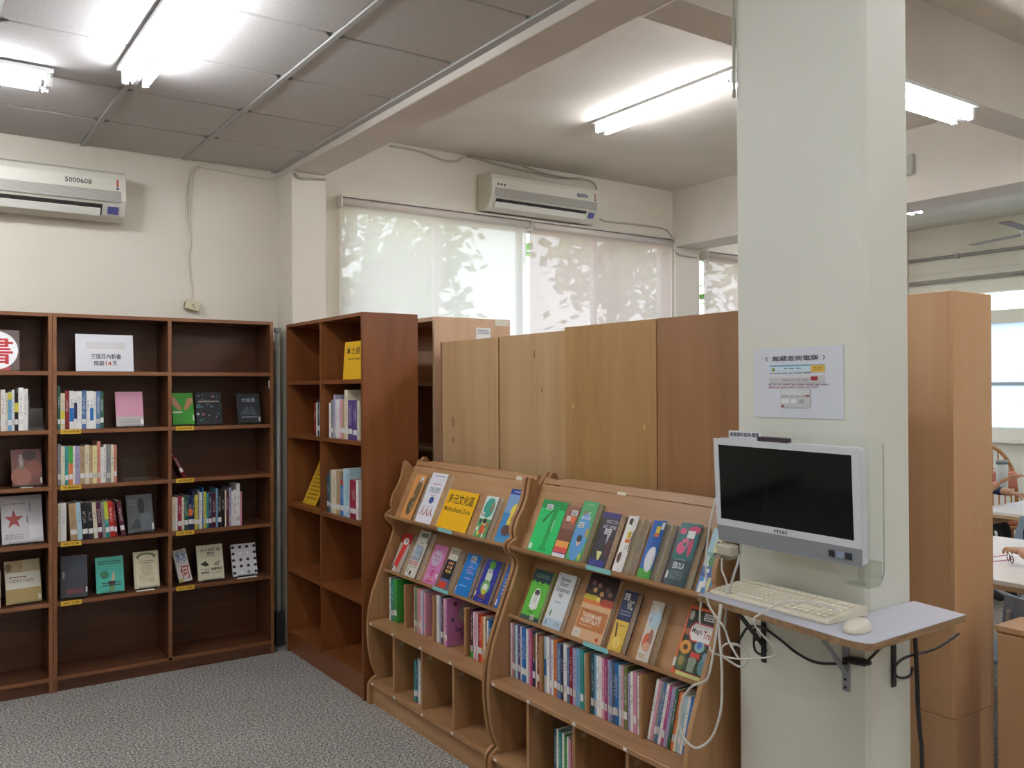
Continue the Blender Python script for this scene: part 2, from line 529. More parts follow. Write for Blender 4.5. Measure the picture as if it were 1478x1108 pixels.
# beams
struct('trim_1', MB().box(2.10, 2.335, Y0, YB, 3.105, ZR + .02), M_BEAM, 0.004, 'cream ceiling beam beside the tiled ceiling')
struct('trim_2', MB().box(2.335, 5.84, 2.28, 2.48, 3.10, ZR + .02), M_BEAM, 0.004, 'cream cross beam behind the column')
struct('trim_3', MB().box(5.84, 6.185, Y0, YB, 2.975, ZR + .02), M_BEAM, 0.004, 'cream beam above the window pier')
struct('trim_4', MB().box(2.10, 2.335, 5.52, YB, 0, 3.105), M_WALL, 0.004, 'cream wall pier in the corner')
struct('trim_5', MB().box(5.85, 6.16, YB - .03, YB, 0, 2.975), M_WALL, 0.003, 'cream window pier under the beam')
# skirting
struct('baseboard_back', MB().box(X0, 2.10, YB - .012, YB, 0, .1), plain('#3a3432'))
# the column with the catalogue computer
XC = 2.23; CY0, CY1 = 1.462, 1.932; XC1 = 2.447
struct('column', MB().box(XC, XC1, CY0, CY1, 0, ZR), M_COLUMN, 0.012, 'cream painted column carrying the catalogue computer')

# ------------------------------------------------------------------ windows and blinds


def window(n, x0, x1, z0, z1, xs, rail=None):
    fm = plain('#c4cbc9', 0.4, 0.3, name='pale_aluminium')
    root = link('window_%d' % n, None); root['kind'] = 'structure'; root.location = (x0, YB + .08, z0)
    w, h = x1 - x0, z1 - z0
    fr = MB()
    fr.box(0, w, 0, .06, 0, .04); fr.box(0, w, 0, .06, h - .022, h); fr.box(0, .02, 0, .06, 0, h); fr.box(w - .02, w, 0, .06, 0, h)
    part(root, 'window_frame', fr, fm)
    for a, c in zip(xs[:-1], xs[1:]):
        s = part(root, 'sash', MB().box(a, a + .022, .01, .05, .045, h - .025).box(c - .022, c, .01, .05, .045, h - .025).box(a + .022, c - .022, .01, .05, .045, .075).box(a + .022, c - .022, .01, .05, h - .047, h - .025), fm)
        part(s, 'pane', MB().box(a + .02, c - .02, .027, .033, .07, h - .045), M_GLASS)


window(1, W1[0], W1[1], W1[2], W1[3], [.025, .83, 1.62, 2.42, 3.23])
window(2, W2[0], W2[1], W2[2], W2[3], [.05, .8, 1.5, 2.2, 2.98])
# far window with frosted panes
fm = plain('#e2ddcf', 0.5, name='cream_window_paint')
r3 = link('window_3', None); r3['kind'] = 'structure'; r3.location = (XF, 0, 0)
fr = MB()
for a, c, z0, z1 in ((W3[0], W3[1], W3[2] - .02, W3[2] + .10), (W3[0], W3[1], W3[3] - .04, W3[3] + .02), (W3[0], W3[1], 2.36, 2.50)): fr.box(-.03, .1, a, c, z0, z1)
for y in (W3[0], 2.5, 3.8, W3[1] - .06): fr.box(-.028, .1, y, y + .06, W3[2], W3[3])
part(r3, 'window_frame', fr, fm)
part(r3, 'window_sill', MB().box(-.08, .05, W3[0] - .05, W3[1] + .05, W3[2] - .06, W3[2] - .02), fm)
M_FROST = fabric_screen('frosted_pane', '#dfe8f5', 0.06, 0.85)
for y in (1.26, 2.56, 3.90):
    part(r3, 'pane', MB().box(.04, .046, y, y + 1.24, W3[2] + .1, 1.70), M_FROST)
    part(r3, 'pane', MB().box(.04, .046, y, y + 1.24, 1.72, 2.36), M_FROST)
    part(r3, 'glazing_bar', MB().box(.02, .06, y, y + 1.24, 1.69, 1.725), plain('#9fa6ab', 0.4))
    part(r3, 'pane', MB().box(.04, .046, y, y + 1.24, 2.5, 2.70), M_GLASS)

M_BLIND = fabric_screen('cream_blind_cloth', '#f4e5dd', 0.11, 0.55)
M_BLIND2 = fabric_screen('pinkish_blind_cloth', '#e9cfc8', 0.10, 0.50)


def blind(label, x0, x1, ztop, zbot, mat, chain_side=-1):
    t = thing('roller_blind', label, 'blind', (x0, YB - .05, zbot), group='roller blinds on the windows')
    w, h = x1 - x0, ztop - zbot
    part(t, 'roller', MB().tube([(0, 0, h - .03), (w, 0, h - .03)], .028, 12), plain('#d8cfc7', 0.6), smooth=True)
    part(t, 'cassette', MB().box(-.01, w + .01, -.034, .045, h - .002, h + .012).box(-.012, 0.0, -.034, .045, h - .075, h), plain('#d6d0c6', 0.5))
    fa = MB(); n = 24
    vs = []
    for i in range(n + 1):
        x = w * i / n; dy = .0015 * math.sin(i * .45)
        for z in (0.01, h - .02): vs.append((x, .025 + dy, z))
    fa.add(vs, [(2 * i, 2 * i + 2, 2 * i + 3, 2 * i + 1) for i in range(n)])
    part(t, 'blind_cloth', fa, mat, smooth=True)
    part(t, 'bottom_bar', MB().tube([(0, .025, .01), (w, .025, .01)], .01, 8), plain('#cfc6bd', 0.5))
    cx = -.004 if chain_side < 0 else w + .004
    part(t, 'chain', MB().tube([(cx, -.02, h - .03), (cx, -.02, .25)], .0025, 5).tube([(cx, .015, h - .03), (cx, .015, .25)], .0025, 5), M_WHITE)
    return t


blind('wide cream roller blind drawn down on the window by the corner pier', 2.545, 4.165, 3.032, 1.02, M_BLIND)
blind('pinkish roller blind drawn down below the window air conditioner\'s right end', 4.195, 5.79, 3.03, 1.02, M_BLIND2, 1)
blind('pinkish roller blind drawn down on the window beyond the pier and beam', 6.225, 7.75, 2.96, 1.02, M_BLIND2)

# trees outside, seen faintly through the cloth
M_LEAF = mottled('leaf_green', '#5f8a3a', '#8fb85a', 3, 0.6)
M_BARK = mottled('bark', '#4a4038', '#6a5c50', 20, 0.9)


def tree(label, x, y, h, rad, seed):
    rr = random.Random(seed)
    t = thing('garden_tree', label, 'tree', (x, y, -3.0), group='garden trees outside the windows')
    part(t, 'trunk', MB().tube([(0, 0, 0), (.1, .05, h * .35), (-.05, 0, h * .7), (.1, 0, h * .9)], [.16, .13, .09, .03], 8), M_BARK)
    for k in range(6):
        a = rr.uniform(0, 6.28); z = h * rr.uniform(.45, .75)
        part(t, 'branch', MB().tube([(0, 0, z), (rad * .5 * math.cos(a), rad * .5 * math.sin(a), z + .5), (rad * .85 * math.cos(a), rad * .85 * math.sin(a), z + .8)], [.05, .035, .012], 6), M_BARK)
    lv = MB()
    for c in range(34):
        a = rr.uniform(0, 6.28); q = rad * math.sqrt(rr.random()); cz = h * rr.uniform(.5, 1.0)
        for _ in range(34):
            p = Vector((q * math.cos(a) + max(-.6, min(.6, rr.gauss(0, .3))), q * math.sin(a) + max(-.5, min(.5, rr.gauss(0, .25))), cz + rr.gauss(0, .3)))
            d = Vector((rr.gauss(0, 1), rr.gauss(0, 1), rr.gauss(0, .6))).normalized() * rr.uniform(.14, .26)
            s = d.cross(Vector((rr.gauss(0, 1), rr.gauss(0, 1), 1))).normalized() * d.length * .4
            lv.add([p, p + d * .5 + s, p + d, p + d * .5 - s], [(0, 1, 2, 3)])
    f = part(t, 'foliage', lv, M_LEAF); f['kind'] = 'stuff'


tree('leafy garden tree outside the cream blind close to the corner pier', 4.2, 8.9, 7.4, .7, 3)
tree('leafy garden tree outside the gap between the two blinds', 6.5, 12.0, 7.6, .9, 5)
tree('leafy garden tree outside the pinkish blind beside the window pier', 7.9, 9.0, 7.4, .7, 11)
tree('leafy garden tree outside the window beyond the pier', 11.2, 9.4, 7.2, .8, 8)
ground = MB().box(-6, 24, YB + .4, 24, -3.2, -3.0).box(XF + .5, 24, -10, YB + .4, -3.2, -3.0)
g_ = link('garden_ground', ground.mesh('garden_ground', plain('#6f7a55', 0.9)), None); g_['kind'] = 'structure'

# ------------------------------------------------------------------ fluorescent fittings


def fitting(label, loc, rz, length=1.24, grp='twin tube ceiling lights'):
    t = thing('fluorescent_fitting', label, 'ceiling light', loc, (0, 0, rz), grp)
    h = MB().prism([(-.076, 0), (-.076, -.018), (-.073, -.018), (-.07, -.012), (-.03, -.026), (-.010, -.068), (.010, -.068), (.03, -.026), (.07, -.012), (.073, -.018), (.076, -.018), (.076, 0)], 'x', -length / 2, length / 2)
    part(t, 'housing', h, M_FIXTURE)
    for sx in (-1, 1):
        tb = part(t, 'tube', MB().tube([(-length / 2 + .035, sx * .044, -.062), (length / 2 - .035, sx * .044, -.062)], .0145, 10), M_TUBE, smooth=True)
        for e in (-1, 1):
            part(t, 'lamp_holder', MB().box(e * (length / 2 - .02) - .012, e * (length / 2 - .02) + .012, sx * .044 - .014, sx * .044 + .014, -.08, -.012), plain('#e8e8e4', 0.4), 0.003)
            part(tb, 'end_cap', MB().tube([(e * (length / 2 - .037), sx * .044, -.062), (e * (length / 2 - .052), sx * .044, -.062)], .0152, 10), plain('#b8bcc0', 0.3, 0.7))
    return t


fitting('twin tube light running toward the window wall under the tiled ceiling', (0.885, 3.67, ZL - .004), R(90))
fitting('twin tube light set crosswise above the ivory air conditioner number 5000608', (-0.04, 4.55, ZL - .004), 0)
fitting('twin tube light on the plaster ceiling in front of the window blinds', (3.93, 3.97, ZR), R(90))
fitting('twin tube light fixed under the cross beam behind the column', (3.84, 2.36, 3.10), 0)
fitting('twin tube light on the plaster ceiling of the reading room beyond', (7.80, 4.93, ZR), 0)
# unseen fittings added for fill light, mostly in line with those in view
for nm, x, y, z, lab in (
        ('carpet_fill_light', 0.885, 0.30, ZL - .004, 'under the tiled ceiling over the carpet facing the display racks'),
        ('rear_carpet_fill_light', 0.885, -2.1, ZL - .004, 'under the tiled ceiling by the wall opposite the bookcases'),
        ('open_floor_fill_light', -1.6, 2.0, ZL - .004, 'under the tiled ceiling over the open floor'),
        ('column_fill_light', 3.93, 0.40, ZR, 'on the plaster ceiling in front of the column\'s narrow side'),
        ('rear_wall_fill_light', 3.93, -2.0, ZR, 'on the plaster ceiling by the wall facing the windows'),
        ('reading_fill_light', 8.5, 1.6, ZR, 'on the plaster ceiling above the far reading table\'s end')):
    t_ = fitting('unseen added twin tube light ' + lab, (x, y, z), R(90))
    t_.name = nm + '_offscreen'
    for side, ch in zip(('inner', 'outer'), [c for c in t_.children if c.name.startswith('tube')]):
        ch.name = '%s_%s_tube_offscreen' % (nm, side)


# ------------------------------------------------------------------ books
ORD = ['first', 'second', 'third', 'fourth', 'fifth', 'sixth', 'seventh', 'eighth', 'ninth', 'tenth', 'eleventh', 'twelfth', 'thirteenth',
       'fourteenth', 'fifteenth', 'sixteenth', 'seventeenth', 'eighteenth', 'nineteenth', 'twentieth', 'twenty-first', 'twenty-second',
       'twenty-third', 'twenty-fourth', 'twenty-fifth', 'twenty-sixth', 'twenty-seventh']
HUES = {'white': 'efeeea', 'cream': 'e6dcc2', 'grey': '8f9290', 'dark grey': '4b4d50', 'black': '1e1d22', 'red': 'c0302c', 'dark red': '7c1f22',
        'crimson': '8c1836', 'pink': 'dc9cb4', 'salmon': 'd08a78', 'magenta': 'b0487c', 'purple': '57417c', 'lilac': 'a9a3c4', 'navy': '222a50',
        'blue': '1f6db4', 'steel blue': '5878a0', 'sky blue': '78aed2', 'pale blue': 'b8d6e2', 'teal': '2c8f8c', 'dark teal': '24505a',
        'green': '3f9a3e', 'dark green': '2c5a44', 'lime': 'c2cc3c', 'yellow': 'd8cc48', 'pale yellow': 'e6dfa0', 'orange': 'd8763a',
        'tan': 'b89a74', 'brown': '75503a', 'olive': '6a7040', 'maroon': '561e34'}


def spine_book(frame, x, y, z, t, h, col, label, group, d=0.155, ry=0.0, tagged=True, band=None, pages=None):
    """a closed book standing with its spine toward the front of its shelf"""
    o = link('book', None, None)
    cm = MB()
    c = .0018
    cm.box(0, t, 0, .002, 0, h).box(0, c, .002, d, 0, h).box(t - c, t, .002, d, 0, h)
    me = cm.mesh('book', M_COVER)
    o2 = bpy.data.objects.new('book', me); COL.objects.link(o2); bpy.data.objects.remove(o, do_unlink=True); o = o2
    j = random.uniform(-.03, .03)
    base = lin(HUES[col])
    o.color = (*[min(1, max(0, k * (1 + j * 3) + j * .3)) for k in base], 1)
    M_ = frame @ Matrix.Translation((x, y, z)) @ Matrix.Rotation(ry, 4, 'Y')
    o.matrix_world = M_
    tag(o, label, 'book', group)
    part(o, 'page_block', MB().box(c, t - c, .002, d - .003, .002, h - .003), pages or M_PAGES)
    if tagged and t > .008 and random.random() < .85:
        zl_ = random.uniform(.028, .036)
        part(o, 'call_number_label', MB().box(t * .06, t * .94, -.0006, 0, zl_, zl_ + .028), random.choice((M_LABEL, M_LABEL, M_LABEL2)))
    if band:
        part(o, 'spine_band', MB().box(t * .02, t * .98, -.0004, 0, h * band[1], h * band[2]), plain('#' + HUES[band[0]], 0.35))
    return o


rz = .446


def spine_row(frame, x, y, z, books, place, group, ends='', jitter=.004, d=0.155, lean0=0.0):
    """books: (colour, thickness mm, height mm[, lean degrees[, band]])"""
    for i, bk in enumerate(books):
        col, t, h = bk[:3]; t /= 1000; h /= 1000
        if z == rz: h = min(h, .227)
        lean = bk[3] if len(bk) > 3 else lean0
        band = bk[4] if len(bk) > 4 else None
        ry = R(lean)
        dx = t / math.cos(ry) + .0006
        lift = t * math.sin(abs(ry)) if ry > 0 else 0.0
        xx = x if ry >= 0 else x
        lab = '%s %s book, %s %s' % (col, 'thick' if t > .027 else 'thin' if t < .014 else 'spined', ORD[i], place)
        spine_book(frame, xx, y + random.uniform(0, jitter), z + (lift if ry > 0 else 0) + .0008, t, h, col, lab, group, d=d, ry=ry, band=band)
        x += dx
    return x


def face_book(frame, x, y, z, w, h, t, col, label, draw, tilt=18, yaw=0, roll=0, lift=0.0, pages=None, group=None, cat='book', name='book', spine=None):
    """a book standing face out, leaning back; lift = how far the front cover has curled open (degrees)"""
    M_ = frame @ Matrix.Translation((x, y, z)) @ Matrix.Rotation(R(yaw), 4, 'Z') @ Matrix.Rotation(R(-tilt), 4, 'X') @ Matrix.Rotation(R(roll), 4, 'Y')
    if group and 'racks' in group: h *= 1.06
    o = thing(name, label, cat, group=group)
    o.matrix_world = M_
    k = R(lift)

    def fmap(u, v, off):
        if k < 1e-4: return (u, -off, v)
        # arc: bend grows along the width
        a = k * (u / w)
        r_ = w / k
        return (r_ * math.sin(a) - math.sin(a) * off * 0 , -(r_ * (1 - math.cos(a))) - off * math.cos(a), v)
    n = 8 if lift else 1
    fc = MB()
    vs = []
    for i in range(n + 1):
        for v in (0, h):
            for off in (0.0, -.0012):
                vs.append(fmap(w * i / n, v, off))
    fs = []
    for i in range(n):
        a, b_ = 4 * i, 4 * i + 4
        fs += [(a, b_, b_ + 2, a + 2), (a + 1, a + 3, b_ + 3, b_ + 1), (a + 2, b_ + 2, b_ + 3, a + 3), (a, a + 1, b_ + 1, b_)]
    fs += [(0, 2, 3, 1), (4 * n, 4 * n + 1, 4 * n + 3, 4 * n + 2)]
    fc.add(vs, fs)
    fm_ = plain(col, 0.35)
    fcov = part(o, 'front_cover', fc, fm_)
    part(o, 'back_cover', MB().box(0, w, t - .0015, t, 0, h).box(-.0005, .0015, .0015, t - .0015, 0, h), plain(spine, 0.35) if spine else fm_)
    part(o, 'page_block', MB().box(.0018, w - .003, .0016, t - .0017, .001, h - .003), pages or M_PAGES)
    if draw:
        p = Print(w, h, fmap); draw(p); p.attach(o)
    return o


def flat_sign(frame, name, label, cat, x, y, z, w, h, col, draw, tilt=10, yaw=0, group=None, sleeve=True):
    M_ = frame @ Matrix.Translation((x, y, z)) @ Matrix.Rotation(R(yaw), 4, 'Z') @ Matrix.Rotation(R(-tilt), 4, 'X')
    o = thing(name, label, cat, group=group); o.matrix_world = M_
    part(o, 'sheet', MB().box(0, w, 0, .0015, 0, h), plain(col, 0.4))
    if sleeve:
        bk = MB().box(0, w, .0018, .0045, 0, h)
        dp = .07; ang = R(tilt)
        k0 = len(bk.v); bk.box(0, w, .003, dp, 0, .0022)
        bk.v = bk.v[:k0] + [(x_, y_ * math.cos(ang) - z_ * math.sin(ang), y_ * math.sin(ang) + z_ * math.cos(ang)) for x_, y_, z_ in bk.v[k0:]]
        part(o, 'acrylic_holder', bk, M_ACRYLIC)
    p = Print(w, h); draw(p); p.attach(o, ('printed_marks', 'lettering', 'barcode_label'))
    return o


def easel(frame, x, y, z, w, label, tilt=18, h=.13, group='clear book easels on the shelves'):
    o = thing('book_easel', label, 'book stand', group=group)
    o.matrix_world = frame @ Matrix.Translation((x, y, z))
    ta = math.tan(R(tilt))
    m_ = MB().prism([(.0, .0), (.003, .0), (.003 + h * ta, h), (h * ta, h)], 'x', 0, w)
    part(o, 'back_plate', m_, M_EASEL)
    part(o, 'front_lip', MB().box(0, w, -.045, 0, 0, .003).box(0, w, -.045, -.042, .003, .02), M_EASEL)
    part(o, 'rear_leg', MB().box(w * .3, w * .7, .003, .07, 0, .003), M_EASEL)
    return o


# ------------------------------------------------------------------ the wall bookcases


def shelf_tag(parent_name, frame, x, z, label, w=.105, txt=None):
    t = thing('shelf_tag', label, 'label', group='yellow shelf tags'); t.matrix_world = frame @ Matrix.Translation((x, -.0022, z))
    part(t, 'card', MB().box(0, w, 0, .0018, 0, .026), plain('#e3b63a', 0.45))
    p = Print(w, .026); p.text(txt or '0-99 總類', .12, .28, .9, .74, '#4a3510'); p.attach(t, ('print', 'lettering', 'x'))
    return t


def bookcase(label, x0, y0, w, dep, h, zs, dividers, rot, mv, mh, me_, group, base=.085, th=.02, twin=True):
    """open bookcase: local x along the front, y back, z up"""
    t = thing('bookcase', label, 'bookcase', (x0, y0, 0), (0, 0, rot), group)
    for xx in (0, w - th):
        s = part(t, 'side_panel', MB().box(xx, xx + th, .001, dep, 0, h), mv, .0015)
        part(s, 'edge_band', MB().box(xx, xx + th, 0, .001, 0, h), me_)
    for xd in dividers:
        s = part(t, 'divider', MB().box(xd - th / 2, xd + th / 2, .001, dep - .008, base, h - th), mv, .001)
        part(s, 'edge_band', MB().box(xd - th / 2, xd + th / 2, 0, .001, base, h - th), me_)
    part(t, 'top_panel', MB().box(th, w - th, .001, dep, h - th, h), mh, .001)
    part(t, 'top_edge_band', MB().box(th, w - th, 0, .001, h - th, h), me_)
    part(t, 'back_panel', MB().box(th, w - th, dep - .008, dep, 0, h - th), mh)
    part(t, 'plinth', MB().box(th, w - th, .012, .03, 0, base - th), mh)
    edges = [th] + [e for xd in dividers for e in (xd - th / 2, xd + th / 2)] + [w - th]
    for a, c in zip(edges[::2], edges[1::2]):
        for z in zs:
            s = part(t, 'shelf', MB().box(a, c, .003, dep - .008, z - .022, z), mh, .001)
            part(s, 'edge_band', MB().box(a, c, .002, .003, z - .022, z), me_)
    return t


LZ = [1.79, 1.462, 1.148, 0.832, 0.50, .085]
bookcase('dark brown wall bookcase with two bays, standing beside the metal pole', 0.703, 5.495, 1.26, .29, 2.115, LZ, [0.626], 0, M_DARKWOOD, M_DARKWOOD_H, M_DARKEDGE, 'dark bookcases along the wall')
bookcase('dark brown wall bookcase with the round red and white sign on its top shelf', -0.563, 5.495, 1.264, .29, 2.115, LZ, [0.632], 0, M_DARKWOOD, M_DARKWOOD_H, M_DARKEDGE, 'dark bookcases along the wall')
FL = Matrix.Translation((0.703, 5.495, 0))       # local frame of the wall bookcase


def X(px, py=600, y=5.52): return float(on(px, py, 'y', y)[0]) - 0.703


BAY = ('wall bookcase bay beside the round-sign bookcase', 'wall bookcase bay beside the metal pole')
S2, S3, S4, S5 = LZ[1], LZ[2], LZ[3], LZ[4]
yt = 'from the yellow-tag end, '
spine_row(FL, X(83), .022, S2, [('dark green', 15, 246), ('cream', 22, 205, 0, ('yellow', .12, .5)), ('dark red', 22, 218), ('white', 22, 218, 0, ('blue', .2, .55)), ('white', 17, 215, 0, ('navy', .22, .7)),
          ('white', 22, 215), ('steel blue', 24, 220), ('white', 18, 215), ('white', 18, 217, 0, ('blue', .22, .55)), ('white', 13, 213), ('steel blue', 22, 215), ('dark green', 17, 212)],
          'from the tag on the shelf with the pink book', 'upright books with the pink book')
spine_row(FL, X(83), .022, S3, [('grey', 17, 232), ('cream', 19, 220), ('teal', 17, 220), ('orange', 23, 220, 0, ('green', .55, .99)), ('white', 10, 218), ('lilac', 25, 218), ('tan', 25, 216), ('cream', 22, 222), ('tan', 17, 217), ('pale yellow', 22, 218),
          ('salmon', 18, 240), ('white', 15, 206), ('white', 14, 220), ('grey', 25, 218), ('cream', 14, 218), ('salmon', 16, 216)],
          'from the tag on the shelf with the empty clear easel', 'upright books beside the empty easel')
xx = spine_row(FL, X(83), .022, S4, [('cream', 17, 215), ('white', 26, 216)], 'from the tag on the shelf with the dark grey book', 'upright books beside the dark grey book')
row4 = [('tan', 36, 208), ('pale blue', 24, 214), ('black', 30, 208), ('black', 28, 206), ('cream', 21, 208), ('maroon', 24, 206), ('grey', 16, 203), ('teal', 21, 208, -4, ('lime', .5, .99)), ('red', 24, 208), ('dark red', 14, 200), ('maroon', 24, 204)]
xx += .022
for i, bk in enumerate(row4):
    lean = -3.2 - (i * .15) - (3 if i == 10 else 0)
    t = bk[1] / 1000
    if i == 10: xx += .02
    spine_book(FL, xx, .022 + random.uniform(0, .004), S4 + .001 + 0, t, bk[2] / 1000, bk[0], '%s leaning book, %s from the tag beside the dark grey book' % (bk[0], ORD[i + 2]), 'upright books beside the dark grey book', ry=R(lean), band=bk[4] if len(bk) > 4 else None)
    xx += t / math.cos(R(lean)) + .0008
rowR = [('cream', 22, 205), ('white', 10, 200), ('crimson', 22, 206), ('cream', 14, 200), ('dark green', 24, 208), ('navy', 24, 204, 0, ('orange', .42, .62)), ('navy', 12, 235), ('yellow', 17, 208), ('grey', 10, 238), ('white', 16, 222), ('blue', 7, 250),
        ('yellow', 16, 225), ('teal', 14, 214), ('navy', 19, 216), ('maroon', 24, 214), ('sky blue', 12, 240), ('black', 22, 226), ('black', 19, 222), ('cream', 8, 224), ('maroon', 16, 222), ('lilac', 14, 240), ('white', 14, 216), ('white', 17, 222),
        ('white', 21, 262), ('pink', 12, 210)]
spine_row(FL, X(248), .022, S4, rowR, 'from the tag on the fullest shelf beside the pole', 'packed row of books beside the pole')
spine_row(FL @ Matrix.Translation((-.703 + .0, 0, 0)) @ Matrix.Translation((0, 0, 0)), X(-3) + .703, .022, S2,
          [('tan', 14, 205), ('white', 20, 226, 0), ('cream', 11, 208), ('sky blue', 19, 214, 0, ('yellow', .8, .98)), ('white', 12, 226), ('black', 18, 205, 0, ('yellow', .5, .75)), ('white', 24, 236), ('white', 21, 230), ('dark grey', 6, 190)],
          'along the shelf below the round red sign', 'books below the round sign')


def px_face(px0, px1, z, y=5.55): return X(px0, 600, y), X(px1, 600, y) - X(px0, 600, y)


def d_pink(p): p.rect(0, 0, 1, .27, '#b9b4b2').rect(0, .27, 1, .31, '#c79aa6').lines(.1, .08, .9, .22, 3, '#8d888a').rect(.9, .05, .99, .2, '#efeeea')
def d_hands(p): p.poly([(0, .92), (.12, .88), (.42, .55), (.4, .46), (.3, .45), (.05, .62), (0, .7)], '#c08a6a').poly([(.95, .85), (.72, .82), (.55, .52), (.6, .44), (.72, .5), (.98, .72)], '#c08a6a').rect(0, .36, .45, .42, '#cfe0c8').rect(.93, .12, .99, .3, '#d8e6d0')
def d_tealbits(p):
    rr = random.Random(4)
    for _ in range(26): p.ell(rr.uniform(.05, .95), rr.uniform(.05, .95), rr.uniform(.02, .07), rr.uniform(.01, .05), rr.choice(['#4f8f90', '#3d6f78', '#8a5a78', '#9fb4b4']), 9)
    p.lines(.1, .66, .9, .74, 1, '#c9b6a8')
def d_dark(p): p.text('大叔君', .2, .7, .8, .84, '#a9adb0').poly([(.1, .3), (.45, .6), (.55, .3), (.6, .62), (.9, .25)], '#4c5358').lines(.15, .16, .85, .24, 1, '#9aa0a4').rect(.9, .05, .98, .2, '#cfd2d2')
def d_dkgrey(p): p.ell(.55, .68, .13, .22, '#1d1e20').poly([(.05, .1), (.35, .38), (.6, .1)], '#2f3336').lines(.08, .72, .4, .88, 3, '#6d7479').rect(.5, .02, .92, .5, '#575d61').rect(.92, .05, .99, .22, '#cfd2d2')
def d_navy(p): p.ell(.62, .78, .28, .12, '#2b3340').lines(.3, .52, .9, .7, 3, '#39404c').rect(.2, .08, .85, .2, '#5a2a2e').rect(.94, .1, 1, .22, '#cfd0d2').text('文學', .06, .45, .14, .62, '#c9c9c9')
def d_tealb(p): p.lines(.1, .78, .9, .9, 2, '#1f3c3c').ell(.3, .5, .16, .11, '#2c6e52').poly([(.62, .62), (.68, .45), (.6, .25), (.5, .3), (.58, .42)], '#c9b08a').ell(.55, .26, .14, .06, '#3a2c28').rect(.45, .02, .65, .2, '#5d8c56').lines(.2, .16, .9, .3, 2, '#2a2a2c')
def d_creamb(p): p.rect(.04, .03, .96, .97, '#d2c8a8').rect(.07, .05, .93, .95, '#e2dabd').ell(.5, .86, .4, .1, '#7d8460').ell(.5, .82, .3, .09, '#e2dabd').ell(.5, .52, .26, .16, '#d0c6a6').lines(.2, .15, .8, .4, 5, '#b0a684').lines(.2, .66, .8, .76, 2, '#8a8266')
def d_bluered(p): p.text('水水', .1, .6, .95, .95, '#2f6db0').text('何', .25, .08, .92, .52, '#c03030').rect(0, .55, 1, .585, '#d8d4c8').rect(0, 0, .3, .1, '#c8c060')
def d_seed(p): p.text('大小的種物', .12, .8, .9, .9, '#3a3a36').text('書物', .38, .72, .66, .79, '#3a3a36').lines(.3, .66, .75, .7, 1, '#8a8672').poly([(.1, .46), (.3, .54), (.45, .42), (.3, .38)], '#38382f').poly([(.6, .45), (.88, .54), (.8, .4), (.66, .38)], '#9a9a86').text('看看學習', .5, .26, .92, .34, '#2a2a28').text('植物園', .1, .18, .42, .25, '#2a2a28').lines(.1, .28, .42, .33, 1, '#6a6a60').lines(.5, .18, .9, .22, 1, '#a05048')
def d_dots(p):
    for i in range(4):
        for j in range(5):
            p.ell(.06 + i * .29, .1 + j * .2, .065, .045, '#26262a' if not (j == 3 and i in (1, 2)) and not (j == 0 and i == 1) else '#f4f4f2', 14)
    p.ell(.64, .1, .06, .042, '#6f8a8c', 14)
def d_faces(p): p.ell(.6, .82, .24, .14, '#3a2020').ell(.72, .45, .3, .22, '#7a4438').ell(.3, .25, .34, .26, '#8a5546').rect(.22, .45, .42, .75, '#6d5c58').text('書寫', .27, .5, .37, .88, '#a8968c').rect(.93, .05, .99, .2, '#cfd0d0')
def d_star(p):
    pts = []
    for k in range(10):
        a = math.pi / 2 + k * math.pi / 5; q = 1 if k % 2 == 0 else .4
        pts.append((.3 + q * .24 * math.cos(a), .5 + q * .21 * math.sin(a)))
    p.poly(pts, '#a04840').text('中國人的', .68, .62, .73, .86, '#4a4444').text('革', .6, .4, .65, .56, '#4a4444').lines(.08, .08, .5, .2, 3, '#8a8488').rect(.66, .08, .98, .36, '#d8d4d6').lines(.05, .8, .6, .86, 1, '#9a9498')
def d_beige(p): p.rect(0, .34, 1, .72, '#d8d2c4').rect(0, 0, 1, .34, '#a8925c').rect(0, .72, .5, 1, '#a8946a').ell(.1, .85, .1, .1, '#6d5a3c').lines(.12, .58, .6, .64, 1, '#7a4a34').lines(.12, .48, .8, .56, 2, '#8a8478').rect(.9, .05, .98, .18, '#d6d2c8')


FT = []


def shelf_face(px0, px1, z, hh, col, label, draw, yaw=0, t=.018, y=.05, tilt=16, stand=True, roll=0, group='books displayed face out on the wall bookcases'):
    x, w = px_face(px0, px1, z)
    Fy = FL @ Matrix.Translation((x, y, z)) @ Matrix.Rotation(R(yaw), 4, 'Z')
    face_book(Fy, 0, 0, .0045 + t * math.sin(R(tilt)), w, hh, t, col, label, draw, tilt=tilt, roll=roll, group=group)
    if stand: easel(Fy, w * .15, .004 + (t + .004) / math.cos(R(tilt)), .0005, w * .7, 'clear acrylic easel holding the ' + label.split(' lean')[0].split(' stand')[0].split(' on ')[0], tilt=tilt)


shelf_face(168, 207, S2, .21, '#cf8fa8', 'pink book with a grey lower band standing on the wall bookcase', d_pink, yaw=-3)
shelf_face(250, 281, S2, .20, '#3f9a32', 'bright green book with two hands on its cover', d_hands, yaw=0)
shelf_face(284, 321, S2, .205, '#22262a', 'black book with scattered teal marks on its cover', d_tealbits, yaw=-2)
shelf_face(344, 376, S2, .195, '#2c3034', 'charcoal book with grey lettering on the shelf below the empty one', d_dark, yaw=-3)
shelf_face(185, 223, S4, .225, '#474c50', 'dark grey book with a black shape on its cover', d_dkgrey, yaw=4)
shelf_face(87, 125, S5, .235, '#262a32', 'almost black book leaning beside the teal book', d_navy, yaw=-8)
shelf_face(139, 179, S5, .205, '#3fae9c', 'teal book with a hand holding soil on its cover', d_tealb, yaw=-1)
shelf_face(194, 230, S5, .215, '#d8cfae', 'cream book with an ornate framed cover', d_creamb, yaw=-1)
